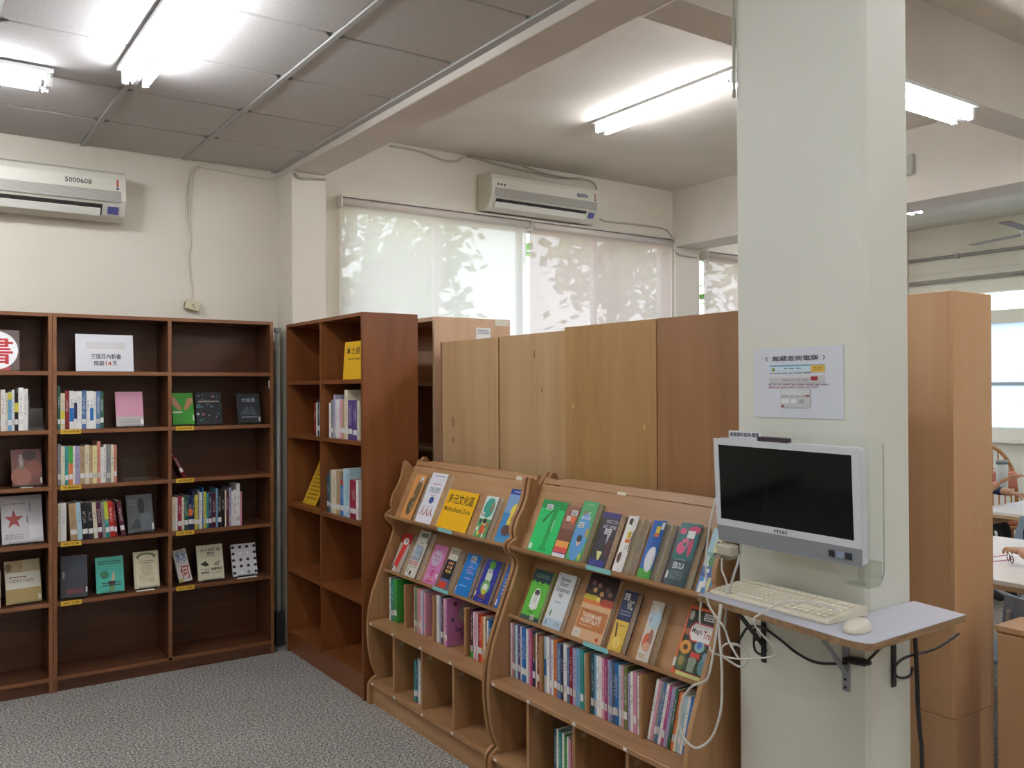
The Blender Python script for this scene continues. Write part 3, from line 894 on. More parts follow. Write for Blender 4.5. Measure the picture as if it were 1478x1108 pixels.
shelf_face(286, 323, S5, .215, '#dcd8bc', 'cream book with small black drawings and lettering', d_seed, yaw=-1)
shelf_face(336, 371, S5, .20, '#e0e0e4', 'white book with rows of black dots on its cover', d_dots, yaw=0)
shelf_face(259, 278, S5, .20, '#e2e0da', 'white book with blue and red characters tilted toward the divider', d_bluered, roll=-8, tilt=18, y=.06, stand=False)
shelf_face(18, 62, S3, .205, '#6a3c34', 'brown photographic book with two faces on its cover', d_faces, yaw=5)
shelf_face(3, 63, S4, .265, '#c8c4c8', 'pale grey book with a big red star', d_star, yaw=3)
shelf_face(9, 61, S5, .235, '#b8a884', 'beige book with a pale central band', d_beige, yaw=6)
# slivers of books cut by the frame of the photo stay on the same shelves
spine_book(FL, X(-8), .03, S3 + .001, .024, .19, 'cream', 'cream book standing beside the brown photographic book', 'books below the round sign')
spine_book(FL, X(-7), .03, S5 + .001, .024, .20, 'cream', 'cream book standing beside the beige book', 'books below the round sign')
# leaning red book on the shelf with nothing else
o = spine_book(FL, .710, .03, S3 + .001, .02, .152, 'dark red', 'dark red book leaning alone against the divider', None, ry=R(-26))
easel(FL, X(178), .06, S3 + .0005, .14, 'empty clear acrylic easel on the shelf of pale spines', tilt=20)
easel(FL, X(42), .06, S2 + .0005, .075, 'small empty clear easel below the round red sign', tilt=15, h=.12)

# small white cards on the shelf edges
for px0, px1, z, lab in ((30, 48, S3, 'white card on the shelf below the brown photographic book'), (197, 223, S5, 'white card lying in front of the cream ornate book'), (343, 371, S5, 'white card lying in front of the dotted book')):
    xa = X(px0, 600, 5.50); xb = X(px1, 600, 5.50)
    o = link('shelf_card', MB().box(0, xb - xa, 0, .03, 0, .002).mesh('shelf_card', M_WHITE, .0004)); o.matrix_world = FL @ Matrix.Translation((xa, .006, z + .0008)); tag(o, lab, 'card')
for k, (xo, nm) in enumerate(((.026, 'bay beside the round-sign bookcase'), (.648, 'bay beside the pole'))):
    for z, sh, tx in ((S2, 'second', '300 社會科學'), (S3, 'third', '400 應用科學'), (S4, 'fourth', '500 社會'), (S5, 'fifth', '800 文學')):
        shelf_tag('', FL, xo + .012, z - .024, 'yellow tag on the %s shelf of the wall bookcase %s' % (sh, nm), .105, tx)
o = link('paper_tag', MB().box(0, .002, 0, .018, 0, .05).mesh('paper_tag', M_LABEL)); o.matrix_world = FL @ Matrix.Translation((1.2365, .004, 1.69)); tag(o, 'small white paper tag stuck inside the bookcase beside the pole', 'label')

# signs on the top shelf


def d_new(p):
    p.rect(.18, .56, .86, .8, '#dcdcdc').rect(.2, .54, .84, .6, '#eceae8')
    p.text('三個月內新書', .26, .33, .78, .47, '#34343a').text('借期', .3, .15, .48, .28, '#34343a').text('14', .51, .16, .61, .27, '#c8603a').text('天', .63, .15, .71, .28, '#34343a')


xa = X(109.5, 510, 5.54); xb = X(193, 510, 5.54)
flat_sign(FL, 'shelf_sign', 'white lettered notice in a clear holder on the top shelf', 'sign', xa, .045, LZ[0] + .003, xb - xa, .215, '#e6e8ee', d_new, tilt=7)


def d_round(p):
    p.rect(0, 0, 1, 1, '#5c4a46').rect(0, 0, .8, .1, '#a8484c').ell(.5, .5, .47, .47, '#ffffff', 40).text('書', .14, .16, .86, .84, '#c4282c')


xb = X(28.5, 510, 5.54)
flat_sign(FL, 'shelf_sign', 'round white sign with a red character on the top shelf', 'sign', xb - .225, .045, LZ[0] + .003, .225, .225, '#b86a70', d_round, tilt=7)

# ------------------------------------------------------------------ corner bookcase seen from its end
CZ = [1.735, 1.397, .957, .535, .138]
bookcase('reddish brown bookcase standing end-on beside the wooden display rack', 2.053, 5.505, 1.14, .34, 2.10, CZ, [0.56], R(-90), M_REDWOOD, M_REDWOOD_H, M_REDWOOD, None, base=.138)
FC = Matrix.Translation((2.053, 5.505, 0)) @ Matrix.Rotation(R(-90), 4, 'Z')


def CX(px, z=1.5, X_=2.08): return 5.505 - y_at(px, X_, z)


spine_row(FC, CX(474), .03, CZ[1], [('white', 28, 205), ('grey', 30, 222), ('lilac', 30, 252), ('white', 30, 226), ('white', 30, 224), ('pink', 34, 224), ('tan', 36, 226), ('cream', 44, 280), ('purple', 58, 222), ('purple', 58, 222), ('cream', 30, 222)],
          'from the divider beneath the yellow language sign', 'books beneath the yellow sign')
n_ = [('dark red', 34, 200), ('white', 26, 205), ('black', 28, 224), ('pale blue', 46, 205), ('sky blue', 30, 250)]
spine_row(FC, .548 - sum(k[1] for k in n_) / 1000 - .004, .03, CZ[1], n_, 'toward the divider in the bay beside the metal pole', 'books beside the divider')
spine_row(FC, CX(471, 1.1), .03, CZ[2], [('dark teal', 36, 222), ('grey', 30, 248), ('cream', 66, 252), ('tan', 54, 250), ('blue', 44, 205, 0, ('red', .85, .99)), ('pale blue', 34, 272), ('pale blue', 50, 275), ('crimson', 86, 215), ('white', 30, 215)],
          'from the divider on the third shelf of the reddish bookcase', 'books on the third reddish shelf')


def d_local(p):
    p.text('本土語言', .1, .66, .92, .86, '#33270c').text('Taiwan Language', .16, .5, .88, .58, '#4a3a14')


xs_ = CX(494, 1.85, 2.10)
flat_sign(FC, 'shelf_sign', 'yellow sign lettered for local languages on the top shelf', 'sign', xs_, .05, CZ[0] + .003, .30, .215, '#e4b428', d_local, tilt=4, yaw=0, group='yellow section signs')


def d_lines(p):
    p.lines(.15, .1, .88, .9, 9, '#8a6e14')


M_ = None
x_y = CX(436, 1.0, 2.11)
flat_sign(FC, 'shelf_sign', 'yellow printed sheet leaning in the far bay of the reddish bookcase', 'sign', x_y, .06, CZ[2] + .003, .215, .29, '#d8aa2c', d_lines, tilt=24, yaw=0, group='yellow section signs')

# light bookcase behind it, end-on
t = thing('bookcase', 'tall pale beech bookcase end with a white paper notice, behind the plywood backs', 'bookcase', (2.535, 4.425, 0))
part(t, 'side_panel', MB().box(0, .53, 0, .02, 0, 2.10), M_BEECH2, .001)
part(t, 'side_panel', MB().box(0, .53, .88, .90, 0, 2.10), M_BEECH2, .001)
part(t, 'top_panel', MB().box(0, .53, .02, .88, 2.075, 2.10), M_BEECH2, .001)
part(t, 'back_panel', MB().box(.25, .265, .02, .88, 0, 2.075), M_BEECH2)
for z in (.08, .5, .92, 1.34, 1.72): part(t, 'shelf', MB().box(.01, .52, .02, .88, z - .02, z), M_BEECH2)
part(t, 'edge_strip', MB().box(-.002, 0, 0, .02, 0, 2.10), plain('#d9bd98'))
o = part(t, 'paper_notice', MB().box(.285, .385, -.002, 0, 1.965, 2.045), M_WHITE); o['label'] = 'white paper notice'
p = Print(.1, .08); p.lines(.1, .5, .9, .9, 3, '#6a7080')
pp = MB(); pp.v = [(a + .285, b_ - .002, c + 1.965) for a, b_, c in p.pic.v]; pp.f = p.pic.f; pp.mi = p.pic.mi
part(t, 'notice_print', pp, p.mats)
part(t, 'paper_strip', MB().box(.42, .52, -.002, 0, 2.06, 2.095), plain('#d8d2c2'))

# plywood backs of the bookcases that face the reading room
secs = [(4.29, 3.715, 1.943, M_PLY, 'pale plywood back of the bookcase beside the beech bookcase'), (3.705, 3.16, 1.945, M_PLY, 'pale plywood back of the bookcase with a dark knot near its top'),
        (3.155, 2.565, 1.958, M_PLYDARK, 'golden brown plywood back of the bookcase with two pale chips'), (2.56, 1.985, 1.958, M_PLYDARK2, 'dark brown plywood back of the bookcase beside the column')]
for k, (ya, yb, h, m_, lab) in enumerate(secs):
    t = thing('bookcase', lab, 'bookcase', (2.50 - (.012 if k >= 2 else 0), yb, 0), group='bookcases turned back to back')
    L_ = ya - yb; D_ = .32
    part(t, 'back_panel', MB().box(0, .008, 0, L_, 0.02, h), m_, .001)
    for y in (0, L_ - .02): part(t, 'side_panel', MB().box(.008, D_, y, y + .02, 0, h - .002), m_)
    part(t, 'top_panel', MB().box(.008, D_, .02, L_ - .02, h - .022, h - .002), m_)
    for z in (.1, .48, .86, 1.24, 1.6): part(t, 'shelf', MB().box(.008, D_ - .01, .02, L_ - .02, z - .02, z), m_)
    if k == 0: part(t, 'edge_strip', MB().box(-.004, .0, L_ - .012, L_, .02, h), plain('#8a6a46'))
    if k in (0,): part(t, 'joint_strip', MB().box(-.003, 0, 0, .008, .02, h), plain('#c9ab7c'))
    kn = {1: [(.30, h - .10, .006, .022, '#7a5a38'), (.36, h - .27, .005, .016, '#806040')], 2: [(.06, 1.6, .006, .012, '#c8a468'), (.52, 1.52, .006, .014, '#c8a468')], 0: [(.13, 1.50, .012, .03, '#8a6a44'), (.13, 1.40, .010, .018, '#8e6e48')]}.get(k, [])
    for (yy, zz, ra, rb, c) in kn:
        e = MB().add([(-.0012, L_ - yy + ra * math.cos(q * .6283), zz + rb * math.sin(q * .6283)) for q in range(10)], [tuple(range(10))])
        part(t, 'knot', e, plain(c))

# ------------------------------------------------------------------ the two owl-shaped display racks
RL = 1.16
PROF = [(.385, 0), (.385, .5), (.39, 1.0), (.392, 1.2), (.385, 1.27), (.365, 1.302), (.348, 1.305), (.33, 1.285), (.307, 1.255), (.293, 1.243), (.275, 1.252), (.252, 1.278), (.236, 1.29), (.224, 1.285), (.217, 1.255), (.206, 1.20), (.185, 1.155), (.158, 1.115), (.145, 1.08),
        (.142, 1.05), (.148, 1.03), (.13, 1.022), (.112, 1.008), (.108, .992), (.118, .97), (.14, .952), (.155, .935), (.158, .915), (.145, .875), (.118, .81), (.085, .735), (.055, .66), (.028, .59), (.008, .51), (0, .44), (0, .37), (.006, .30), (.02, .22), (.042, .16),
        (.05, .148), (.03, .138), (.012, .122), (.004, .105), (.002, .0)]
PROF = [(y, z) for y, z in PROF]


LEDGE = ((.115, 1.006), (.10, .716))      # front lips of the two sloping ledges


def make_rack(label):
    t = thing('display_rack', label, 'display rack', (0, 0, 0), (0, 0, R(-90)), 'owl-shaped display racks')
    th = .02
    for x in (0, RL - th):
        part(t, 'side_panel', MB().prism(PROF, 'x', x, x + th), M_RACK, .0015)
    a, c = th, RL - th
    # ledges and sloping boards
    ca, sa = math.cos(R(25)), math.sin(R(25))
    for (yf, zl), ztop in zip(LEDGE, (1.262, .95)):
        P_ = lambda s, n: (yf + s * ca + n * sa, zl - s * sa + n * ca)     # s along the sloping ledge, n up the board
        part(t, 'display_ledge', MB().prism([P_(0, 0), P_(.062, 0), P_(.062, -.015), (yf + .004, zl - .019), (yf, zl - .014)], 'x', a, c), M_RACK_H)
        n1 = (ztop - zl) / ca + .02
        part(t, 'sloping_board', MB().prism([P_(.050, .0005), P_(.062, .0005), P_(.062, n1), P_(.050, n1)], 'x', a, c), M_RACK_H)
    # crest board with a scalloped top
    n = 24; top = []
    for i in range(n + 1):
        u = i / n
        z = 1.292 - .012 * math.exp(-((u - .06) / .05) ** 2) - .012 * math.exp(-((u - .94) / .05) ** 2)
        top.append((a + (c - a) * u, z))
    m_ = MB(); lo = 1.262
    pts = [(a, lo)] + [(c, lo)] + top[::-1]
    y_ = lambda z: .115 + .050 * ca + (z - 1.006 + .05 * sa) * math.tan(R(25)) + .004
    k = len(pts)
    m_.add([(x, y_(z), z) for x, z in pts] + [(x, y_(z) + .016, z) for x, z in pts], [tuple(range(k)), tuple(range(2 * k - 1, k - 1, -1))] + [(i, k + i, k + (i + 1) % k, (i + 1) % k) for i in range(k)])
    part(t, 'crest_board', m_, M_RACK_H)
    part(t, 'book_shelf', MB().box(a, c, .004, .375, .425, .445), M_RACK_H, .002)
    part(t, 'bottom_shelf', MB().box(a, c, .012, .375, .105, .125), M_RACK_H, .002)
    part(t, 'plinth', MB().box(a, c, .03, .05, 0, .105), M_RACK_H)
    part(t, 'back_panel', MB().box(a, c, .375, .385, 0, 1.16), M_RACK)
    for x in (.258, .553, .85):
        part(t, 'divider', MB().box(x - .009, x + .009, .095, .375, .445, .668), M_RACK, .0015)
        part(t, 'divider', MB().box(x - .009, x + .009, .03, .375, .125, .425), M_RACK, .0015)
    for x in (.04, .29, .58, .86):
        part(t, 'paper_dot', MB().box(x, x + .018, .0030, .004, .43, .441), M_LABEL)
        part(t, 'paper_dot', MB().box(x, x + .018, .0110, .012, .11, .121), M_LABEL)
    for x in (.258, .553, .85): part(t, 'clear_sticker', MB().box(x + .0091, x + .0096, .06, .085, .36, .38), plain('#b9a488', 0.3))
    return t


rack1 = make_rack('owl-shaped oak display rack holding the yellow multicultural sign')
rack2 = copy_tree(rack1)
RY1, RY2 = 4.325, 3.15
rack1.location = (2.05, RY1, 0)
rack2.location = (2.05, RY2, 0); rack2['label'] = 'owl-shaped oak display rack standing against the column with the computer'
F1 = Matrix.Translation((2.05, RY1, 0)) @ Matrix.Rotation(R(-90), 4, 'Z')
F2 = Matrix.Translation((2.05, RY2, 0)) @ Matrix.Rotation(R(-90), 4, 'Z')
for Fr, px, lab, z0, L_ in ((F1, 742, 'cream paper label on the crest of the rack with the yellow sign', 1.268, .045), (F2, 888, 'cream paper label on the crest of the rack beside the column', 1.262, .05)):
    xl = (RY1 if Fr is F1 else RY2) - y_at(px, 2.33, 1.28)
    o = link('paper_label', MB().box(0, L_, -.0015, 0, 0, .03).mesh('paper_label', plain('#ddd6c0'))); o.matrix_world = Fr @ Matrix.Translation((xl, .115 + .0453 + (z0 - .02 - .985) * math.tan(R(25)) + .0025, z0 - .02)) @ Matrix.Rotation(R(-25), 4, 'X'); tag(o, lab, 'label')
xl = RY1 - y_at(770, 2.33, 1.25)
o = link('paper_label', MB().box(0, .04, -.0015, 0, 0, .018).mesh('paper_label', plain('#d6d2c6'))); o.matrix_world = F1 @ Matrix.Translation((xl, .115 + .0453 + (1.235 - .985) * math.tan(R(25)) - .0015, 1.235)) @ Matrix.Rotation(R(-25), 4, 'X'); tag(o, 'tiny white printed label by the ear of the yellow-sign rack', 'label')
for Fr, ry, px0, px1, tier, lab in ((F1, RY1, 632, 652, 0, 'yellow-sign rack, upper ledge'), (F1, RY1, 625, 647, 1, 'yellow-sign rack, lower ledge'), (F2, RY2, 846, 882, 0, 'column-side rack, upper ledge'), (F2, RY2, 842, 878, 1, 'column-side rack, lower ledge')):
    yf, zl = LEDGE[tier]
    xa = ry - y_at(px0, 2.05 + yf, zl); xb = ry - y_at(px1, 2.05 + yf, zl)
    o = link('shelf_tag', MB().box(0, xb - xa, 0, .0015, 0, .018).mesh('shelf_tag', plain('#8fd0d0', 0.45))); o.matrix_world = Fr @ Matrix.Translation((xa, yf - .0018, zl - .019)); tag(o, 'pale turquoise shelf tag on the ' + lab, 'label', 'turquoise shelf tags')


# --- books shown face out on the racks
def tb(fr, ry, tier, px0, px1, h, t, col, label, draw, **kw):
    yf, zl = LEDGE[tier]; kw.pop('yb', None)
    s_ = .049 - t
    yb, zb, tl = yf + s_ * math.cos(R(25)), zl - s_ * math.sin(R(25)) + .0012, 25
    xa = ry - y_at(px0, 2.05 + yb, zb); xb = min(ry - y_at(px1, 2.05 + yb, zb), RL - .0218)
    return face_book(fr, xa, yb, zb, xb - xa, h, t, col, label, draw, tilt=kw.pop('tilt', tl), group='books shown face out on the racks', **kw)


def d_shoe(p): p.ell(.58, .62, .24, .28, '#6d5c40').ell(.45, .3, .26, .2, '#5e5038').rect(.42, .2, .6, .55, '#cfc6b0').lines(.44, .24, .58, .5, 4, '#6d6450').barcode(.5, .84, .8, .95)
def d_white(p): p.text('文化 研究', .2, .6, .85, .72, '#5a6a80').lines(.3, .76, .8, .8, 1, '#c05060').lines(.4, .54, .7, .57, 1, '#c05060').ell(.55, .46, .14, .07, '#33508f').text('人人人', .12, .14, .9, .34, '#b04a34').rect(.1, .3, .9, .31, '#e8eaf2').lines(.2, .92, .9, .96, 1, '#9aa0b8')
def d_multi(p): p.text('多元文化區', .09, .66, .93, .9, '#2e2408').text('Multicultural Zone', .07, .46, .93, .58, '#6a5210')
def d_kids(p):
    p.rect(.02, 0, 1, .45, '#5aa06a').ell(.5, .72, .42, .24, '#3fa08c').ell(.52, .74, .28, .17, '#c8783a').lines(.34, .66, .7, .82, 3, '#a04a22').ell(.52, .34, .14, .1, '#e8c8a0').ell(.52, .4, .15, .06, '#2a201c').ell(.5, .2, .16, .12, '#d8562c')
    for u, v, c in ((.15, .2, '#f0f0e0'), (.3, .1, '#e8d850'), (.75, .18, '#e09050'), (.85, .32, '#d0503c'), (.2, .38, '#2c4030'), (.7, .06, '#d8e8d0')): p.ell(u, v, .08, .06, c, 10)
    p.barcode(.08, .5, .34, .6)
def d_blueyel(p): p.rect(0, .9, 1, 1, '#24408c').rect(0, .55, 1, .9, '#7aa0c8').ell(.7, .6, .3, .14, '#e8d84c').ell(.6, .4, .2, .2, '#e6cf48').ell(.5, .24, .28, .1, '#5a4038').rect(0, 0, 1, .1, '#4a94c0').lines(.2, .93, .9, .97, 1, '#c0c8e0')


tb(F1, RY1, 0, 577, 595.5, .235, .022, '#d89a58', 'orange book with a large shoe picture on its cover', d_shoe, lift=10, pages=M_PAGETAN)
tb(F1, RY1, 0, 598, 620, .255, .034, '#e8eaf2', 'tall white book with a row of small figures beside the yellow sign', d_white, pages=M_PAGETAN, yb=.128)
yb_, zb_ = .115 + .044 * math.cos(R(25)), 1.006 - .044 * math.sin(R(25)) + .001
xs_ = RY1 - y_at(628, 2.05 + yb_, zb_); xe_ = RY1 - y_at(670.5, 2.05 + yb_, zb_)
flat_sign(F1, 'section_sign', 'yellow multicultural zone sign standing on the display rack', 'sign', xs_, yb_, zb_, xe_ - xs_, .205, '#f2bb1c', d_multi, tilt=25, sleeve=False, group='yellow section signs')
tb(F1, RY1, 0, 682, 701, .19, .02, '#e0ece4', 'picture book with an orange badge and cartoon garden', d_kids, lift=8)
tb(F1, RY1, 0, 712, 737, .24, .016, '#3f8ac4', 'blue picture book with yellow shapes beside the rack\'s end panel', d_blueyel)


def d_red(p): p.rect(0, .74, 1, 1, '#a82824').poly([(.12, .15), (.5, .1), (.75, .75), (.5, .8), (.3, .7)], '#d83a30').poly([(.05, .02), (.4, .02), (.38, .16), (.14, .16)], '#d8d8d4').ell(.5, .8, .26, .09, '#f0f0ec').barcode(.38, .76, .66, .86).poly([(.05, .02), (.14, .0), (.2, .16), (.1, .16)], '#2a2020')
def d_each(p):
    p.rect(.05, .82, .95, .97, '#d6d6c8').rect(.2, .86, .85, .95, '#76806c').text('DINNER', .12, .58, .66, .68, '#2f86c8').text('POWERED', .1, .47, .7, .57, '#2f86c8').text('LUNCHING', .1, .36, .66, .45, '#2f86c8').text('AT', .7, .36, .8, .44, '#4a9a4a').text('EACH TREE', .08, .25, .8, .34, '#d8403c')
    p.lines(.1, .2, .85, .23, 1, '#8a8a80').ell(.4, .08, .08, .05, '#3a3a36').ell(.15, .12, .07, .05, '#bdbdb0').ell(.78, .5, .07, .18, '#9aa090').ell(.92, .8, .04, .06, '#30302c').barcode(.4, .71, .66, .78)
def d_pinkb(p): p.ell(.45, .66, .36, .2, '#c8b4cc').text('MY LIFE', .22, .68, .66, .74, '#8a5078').text('STORY', .24, .58, .66, .64, '#8a5078').lines(.2, .4, .6, .45, 1, '#a03a68').poly([(.35, .36), (.65, .36), (.55, .22), (.75, .05), (.2, .05), (.45, .22)], '#c8508c').poly([(.78, .26), (.95, .3), (.95, .15)], '#f0e6ee').lines(.1, .08, .8, .2, 3, '#e8d0e0')
def d_goldb(p): p.rect(0, .7, 1, 1, '#cfcab4').rect(0, .24, 1, .7, '#1e1c2c').rect(0, .0, 1, .24, '#5a6a90').rect(.0, .02, .8, .17, '#d8442c').barcode(.45, .72, .85, .82).lines(.15, .84, .9, .95, 2, '#8a8672'); [p.ell(.3 + .2 * (i % 3), .62 - .1 * (i // 3), .08, .04, c, 8) for i, c in enumerate(['#d88a58', '#e0b078', '#d89858', '#e0b898', '#c88a50', '#e8c890', '#e8cc48', '#d8b040', '#f0dc70'])]
def d_blueb(p): p.barcode(.35, .84, .72, .96); [p.lines(.35, .78 - .13 * i, .85, .84 - .13 * i, 1, '#c8a0d0') for i in range(4)]; p.text('THE', .45, .7, .62, .74, '#d8c8f0'); p.text('STORY OF', .3, .58, .75, .63, '#d8a8d8'); p.lines(.2, .2, .7, .26, 1, '#a8d0f0'); p.rect(0, 0, .04, .2, '#e8eef4')
def d_monk(p): p.ell(.5, .88, .2, .1, '#58a03c').ell(.5, .6, .2, .16, '#d8e4cc').ell(.5, .36, .28, .17, '#78a868').ell(.5, .34, .16, .1, '#e4ecd8').ell(.5, .24, .13, .07, '#d8c030').ell(.5, .14, .26, .05, '#7a4a54').barcode(.32, .68, .64, .78).rect(0, .12, .07, .22, '#e8e8f4').lines(.3, .03, .6, .06, 1, '#a0a8e0')
def d_blues(p): p.lines(.3, .3, .7, .8, 6, '#b8cce8').rect(.05, .06, .2, .2, '#e8eef8')


tb(F1, RY1, 1, 563, 578, .20, .022, '#b8b0a8', 'red crayon-shaped picture book at the end of the lower ledge', d_red, lift=6, pages=M_PAGETAN)
tb(F1, RY1, 1, 583, 601, .235, .022, '#e6e6da', 'white book with stacked blue and red capital lettering', d_each, lift=12)
tb(F1, RY1, 1, 609, 627, .19, .014, '#d684b8', 'pink book with a pale oval title on its cover', d_pinkb)
tb(F1, RY1, 1, 631.5, 645, .195, .03, '#b8bcc4', 'black and red book with golden figures on its cover', d_goldb, pages=M_PAGETAN, lift=5)
tb(F1, RY1, 1, 655, 674, .19, .022, '#1c7cc8', 'bright blue book with mauve lettering on the lower ledge', d_blueb)
tb(F1, RY1, 1, 682, 703, .19, .02, '#2c3c94', 'deep blue book with a green capped creature on its cover', d_monk)
tb(F1, RY1, 1, 712, 724, .19, .02, '#3c68b0', 'narrow blue book beside the rack\'s end panel', d_blues)


def d_green(p): p.rect(0, .84, 1, 1, '#0c8a40').poly([(.55, .9), (.74, .9), (.7, .4), (.66, .14), (.8, .06), (.4, .06), (.52, .16)], '#10984a').poly([(.22, .6), (.5, .82), (.56, .82), (.3, .56)], '#107a3a').barcode(.22, .82, .48, .92).text('老人與海', .68, .42, .74, .66, '#cfeed8').ell(.1, .1, .07, .06, '#d8efe0')
def d_skin(p): p.rect(0, .55, 1, 1, '#8a5a44').rect(0, .3, 1, .55, '#6d4030').rect(0, .2, 1, .32, '#e8a04a').rect(0, .1, 1, .2, '#d8504c').rect(0, 0, 1, .08, '#eceaf0').rect(0, .08, 1, .1, '#5a4a90').ell(.72, .74, .16, .07, '#e8703a').barcode(.45, .82, .9, .92).rect(.2, .7, .55, .8, '#d8ccc4')
def d_globe(p): p.ell(.47, .4, .46, .4, '#5a9ad2', 26).text('CHIT', .22, .77, .5, .83, '#d83c34').text('CHAT', .52, .76, .72, .82, '#f0f0ea').text('AROUND', .18, .69, .8, .75, '#e4e0ec').barcode(.16, .55, .52, .64).ell(.5, .33, .13, .08, '#e8b8a0').ell(.5, .37, .16, .06, '#3a302c').ell(.85, .48, .1, .08, '#b89a5c').ell(.84, .08, .1, .06, '#b8c848').lines(.35, .93, .75, .96, 1, '#c8e4c8')
def d_night(p): p.rect(0, .9, 1, 1, '#3c2c6c').text('ONCE YOU', .3, .8, .95, .87, '#c8c4d0').text('GET HERE', .2, .7, .95, .77, '#c8c4d0').barcode(.38, .6, .75, .7).poly([(.3, .28), (.62, .28), (.5, .06)], '#dcd894').rect(.05, .0, .9, .12, '#28307c').rect(.7, .2, .95, .5, '#4c2024').ell(.45, .4, .18, .12, '#2c2a30').poly([(.6, .6), (.75, .6), (.65, .4)], '#b8b8c0')
def d_cow(p): p.rect(.0, 0, 1, 1, '#eeece8').ell(.3, .9, .2, .06, '#4a3a34').ell(.85, .55, .12, .2, '#6d4c3c').ell(.2, .25, .14, .1, '#5a4236').rect(.3, .6, .62, .72, '#e4c43c').rect(.25, .52, .68, .58, '#d8702c').barcode(.4, .8, .75, .9).lines(.4, .4, .6, .48, 2, '#8a8480')
def d_sky(p): p.rect(0, 0, 1, .16, '#4c9c3c').ell(.5, .33, .34, .22, '#e8e8ec').ell(.5, .3, .22, .15, '#c89a7c').rect(.3, .78, .58, .9, '#e4c43c').rect(.26, .72, .6, .77, '#d8702c').barcode(.62, .84, .95, .96)
def d_ebola(p):
    p.rect(0, .0, 1, .42, '#2f4448').rect(0, .42, 1, 1, '#2c6464').ell(.3, .6, .2, .1, '#d85a80').ell(.42, .68, .16, .08, '#e07094').ell(.42, .66, .09, .04, '#2c6464').ell(.7, .62, .1, .14, '#c8486c').ell(.7, .9, .3, .06, '#c8486c').ell(.2, .86, .14, .05, '#d85a80')
    p.text('EBOLA', .18, .27, .7, .37, '#e8eef0').lines(.15, .1, .75, .24, 5, '#7e9498').lines(.2, .4, .7, .43, 1, '#9ab4b4').barcode(.42, .76, .78, .88).rect(0, .1, .1, .22, '#d8dcdc')
def d_town(p): p.rect(0, .55, 1, 1, '#a8ccd8').ell(.6, .72, .26, .2, '#dcdca0').ell(.5, .76, .09, .06, '#4a4a60').ell(.5, .6, .1, .04, '#2c3a3c').ell(.6, .5, .36, .1, '#4a8450').rect(0, .32, 1, .42, '#4a6a98').rect(0, 0, 1, .3, '#4c88b8').rect(.3, .1, .45, .38, '#e4ecf0').rect(.55, .06, .7, .3, '#e0d890').rect(.1, .0, .3, .18, '#f0ece0').rect(.88, 0, 1, .3, '#d86058').rect(.0, .26, 1, .32, '#38508c')


tb(F2, RY2, 0, 760, 794, .218, .016, '#22c468', 'vivid green book with a darker green figure beside the rack\'s owl ear', d_green)
tb(F2, RY2, 0, 795.5, 813.5, .21, .014, '#9a6c54', 'brown and orange banded book tucked behind the globe book', d_skin, yb=.142)
tb(F2, RY2, 0, 815, 836.5, .235, .03, '#4ca066', 'green book with a blue globe and cartoon head', d_globe, pages=M_PAGETAN)
tb(F2, RY2, 0, 847, 872, .205, .032, '#221e2c', 'black book with a yellow dress and pale capital lettering', d_night, pages=M_PAGETAN)
tb(F2, RY2, 0, 883, 905, .205, .034, '#eeece8', 'white book with brown patches, cover curled open', d_cow, lift=34, pages=M_PAGETAN)
tb(F2, RY2, 0, 918, 946, .205, .03, '#2c62ac', 'blue and green picture book, cover curled open', d_sky, lift=34, pages=M_PAGETAN)
tb(F2, RY2, 0, 957, 991, .215, .026, '#2c5458', 'dark teal book lettered EBOLA with pink coils', d_ebola, lift=14, pages=M_PAGETAN)
tb(F2, RY2, 0, 1003, 1034, .215, .014, '#c8dce0', 'pale picture book with a cat and blue town beside the tray', d_town, yb=.128)


def d_gband(p): p.rect(0, .78, 1, 1, '#24484c').poly([(0, .78), (.1, .74), (.18, .78), (.3, .72), (.42, .78), (.6, .73), (.75, .78), (.9, .74), (1, .78)], '#24484c').rect(0, 0, 1, .08, '#3a5048').ell(.5, .42, .22, .22, '#eef2ec').rect(.28, .24, .72, .42, '#eef2ec').ell(.5, .55, .14, .06, '#4a4a44').ell(.5, .42, .1, .09, '#d8dcd4').barcode(.55, .02, .75, .12).lines(.15, .84, .9, .92, 2, '#7c9898').lines(.35, .68, .65, .71, 1, '#2c5a2c').lines(.3, .14, .6, .18, 1, '#2c5a2c')
def d_gram(p): p.rect(0, 0, 1, .16, '#bcd0e0').text('Human', .22, .86, .75, .94, '#5c6a72').text('Start', .25, .77, .7, .85, '#5c6a72').text('Grammar', .12, .66, .9, .75, '#5c6a72').barcode(.34, .56, .62, .65).ell(.24, .26, .04, .06, '#5a8a4c').lines(.3, .44, .6, .5, 1, '#9aa8b0').lines(.6, .06, .9, .12, 2, '#8a9cac').ell(.16, .08, .03, .05, '#5a80b4').ell(.1, .96, .03, .015, '#b0504c')
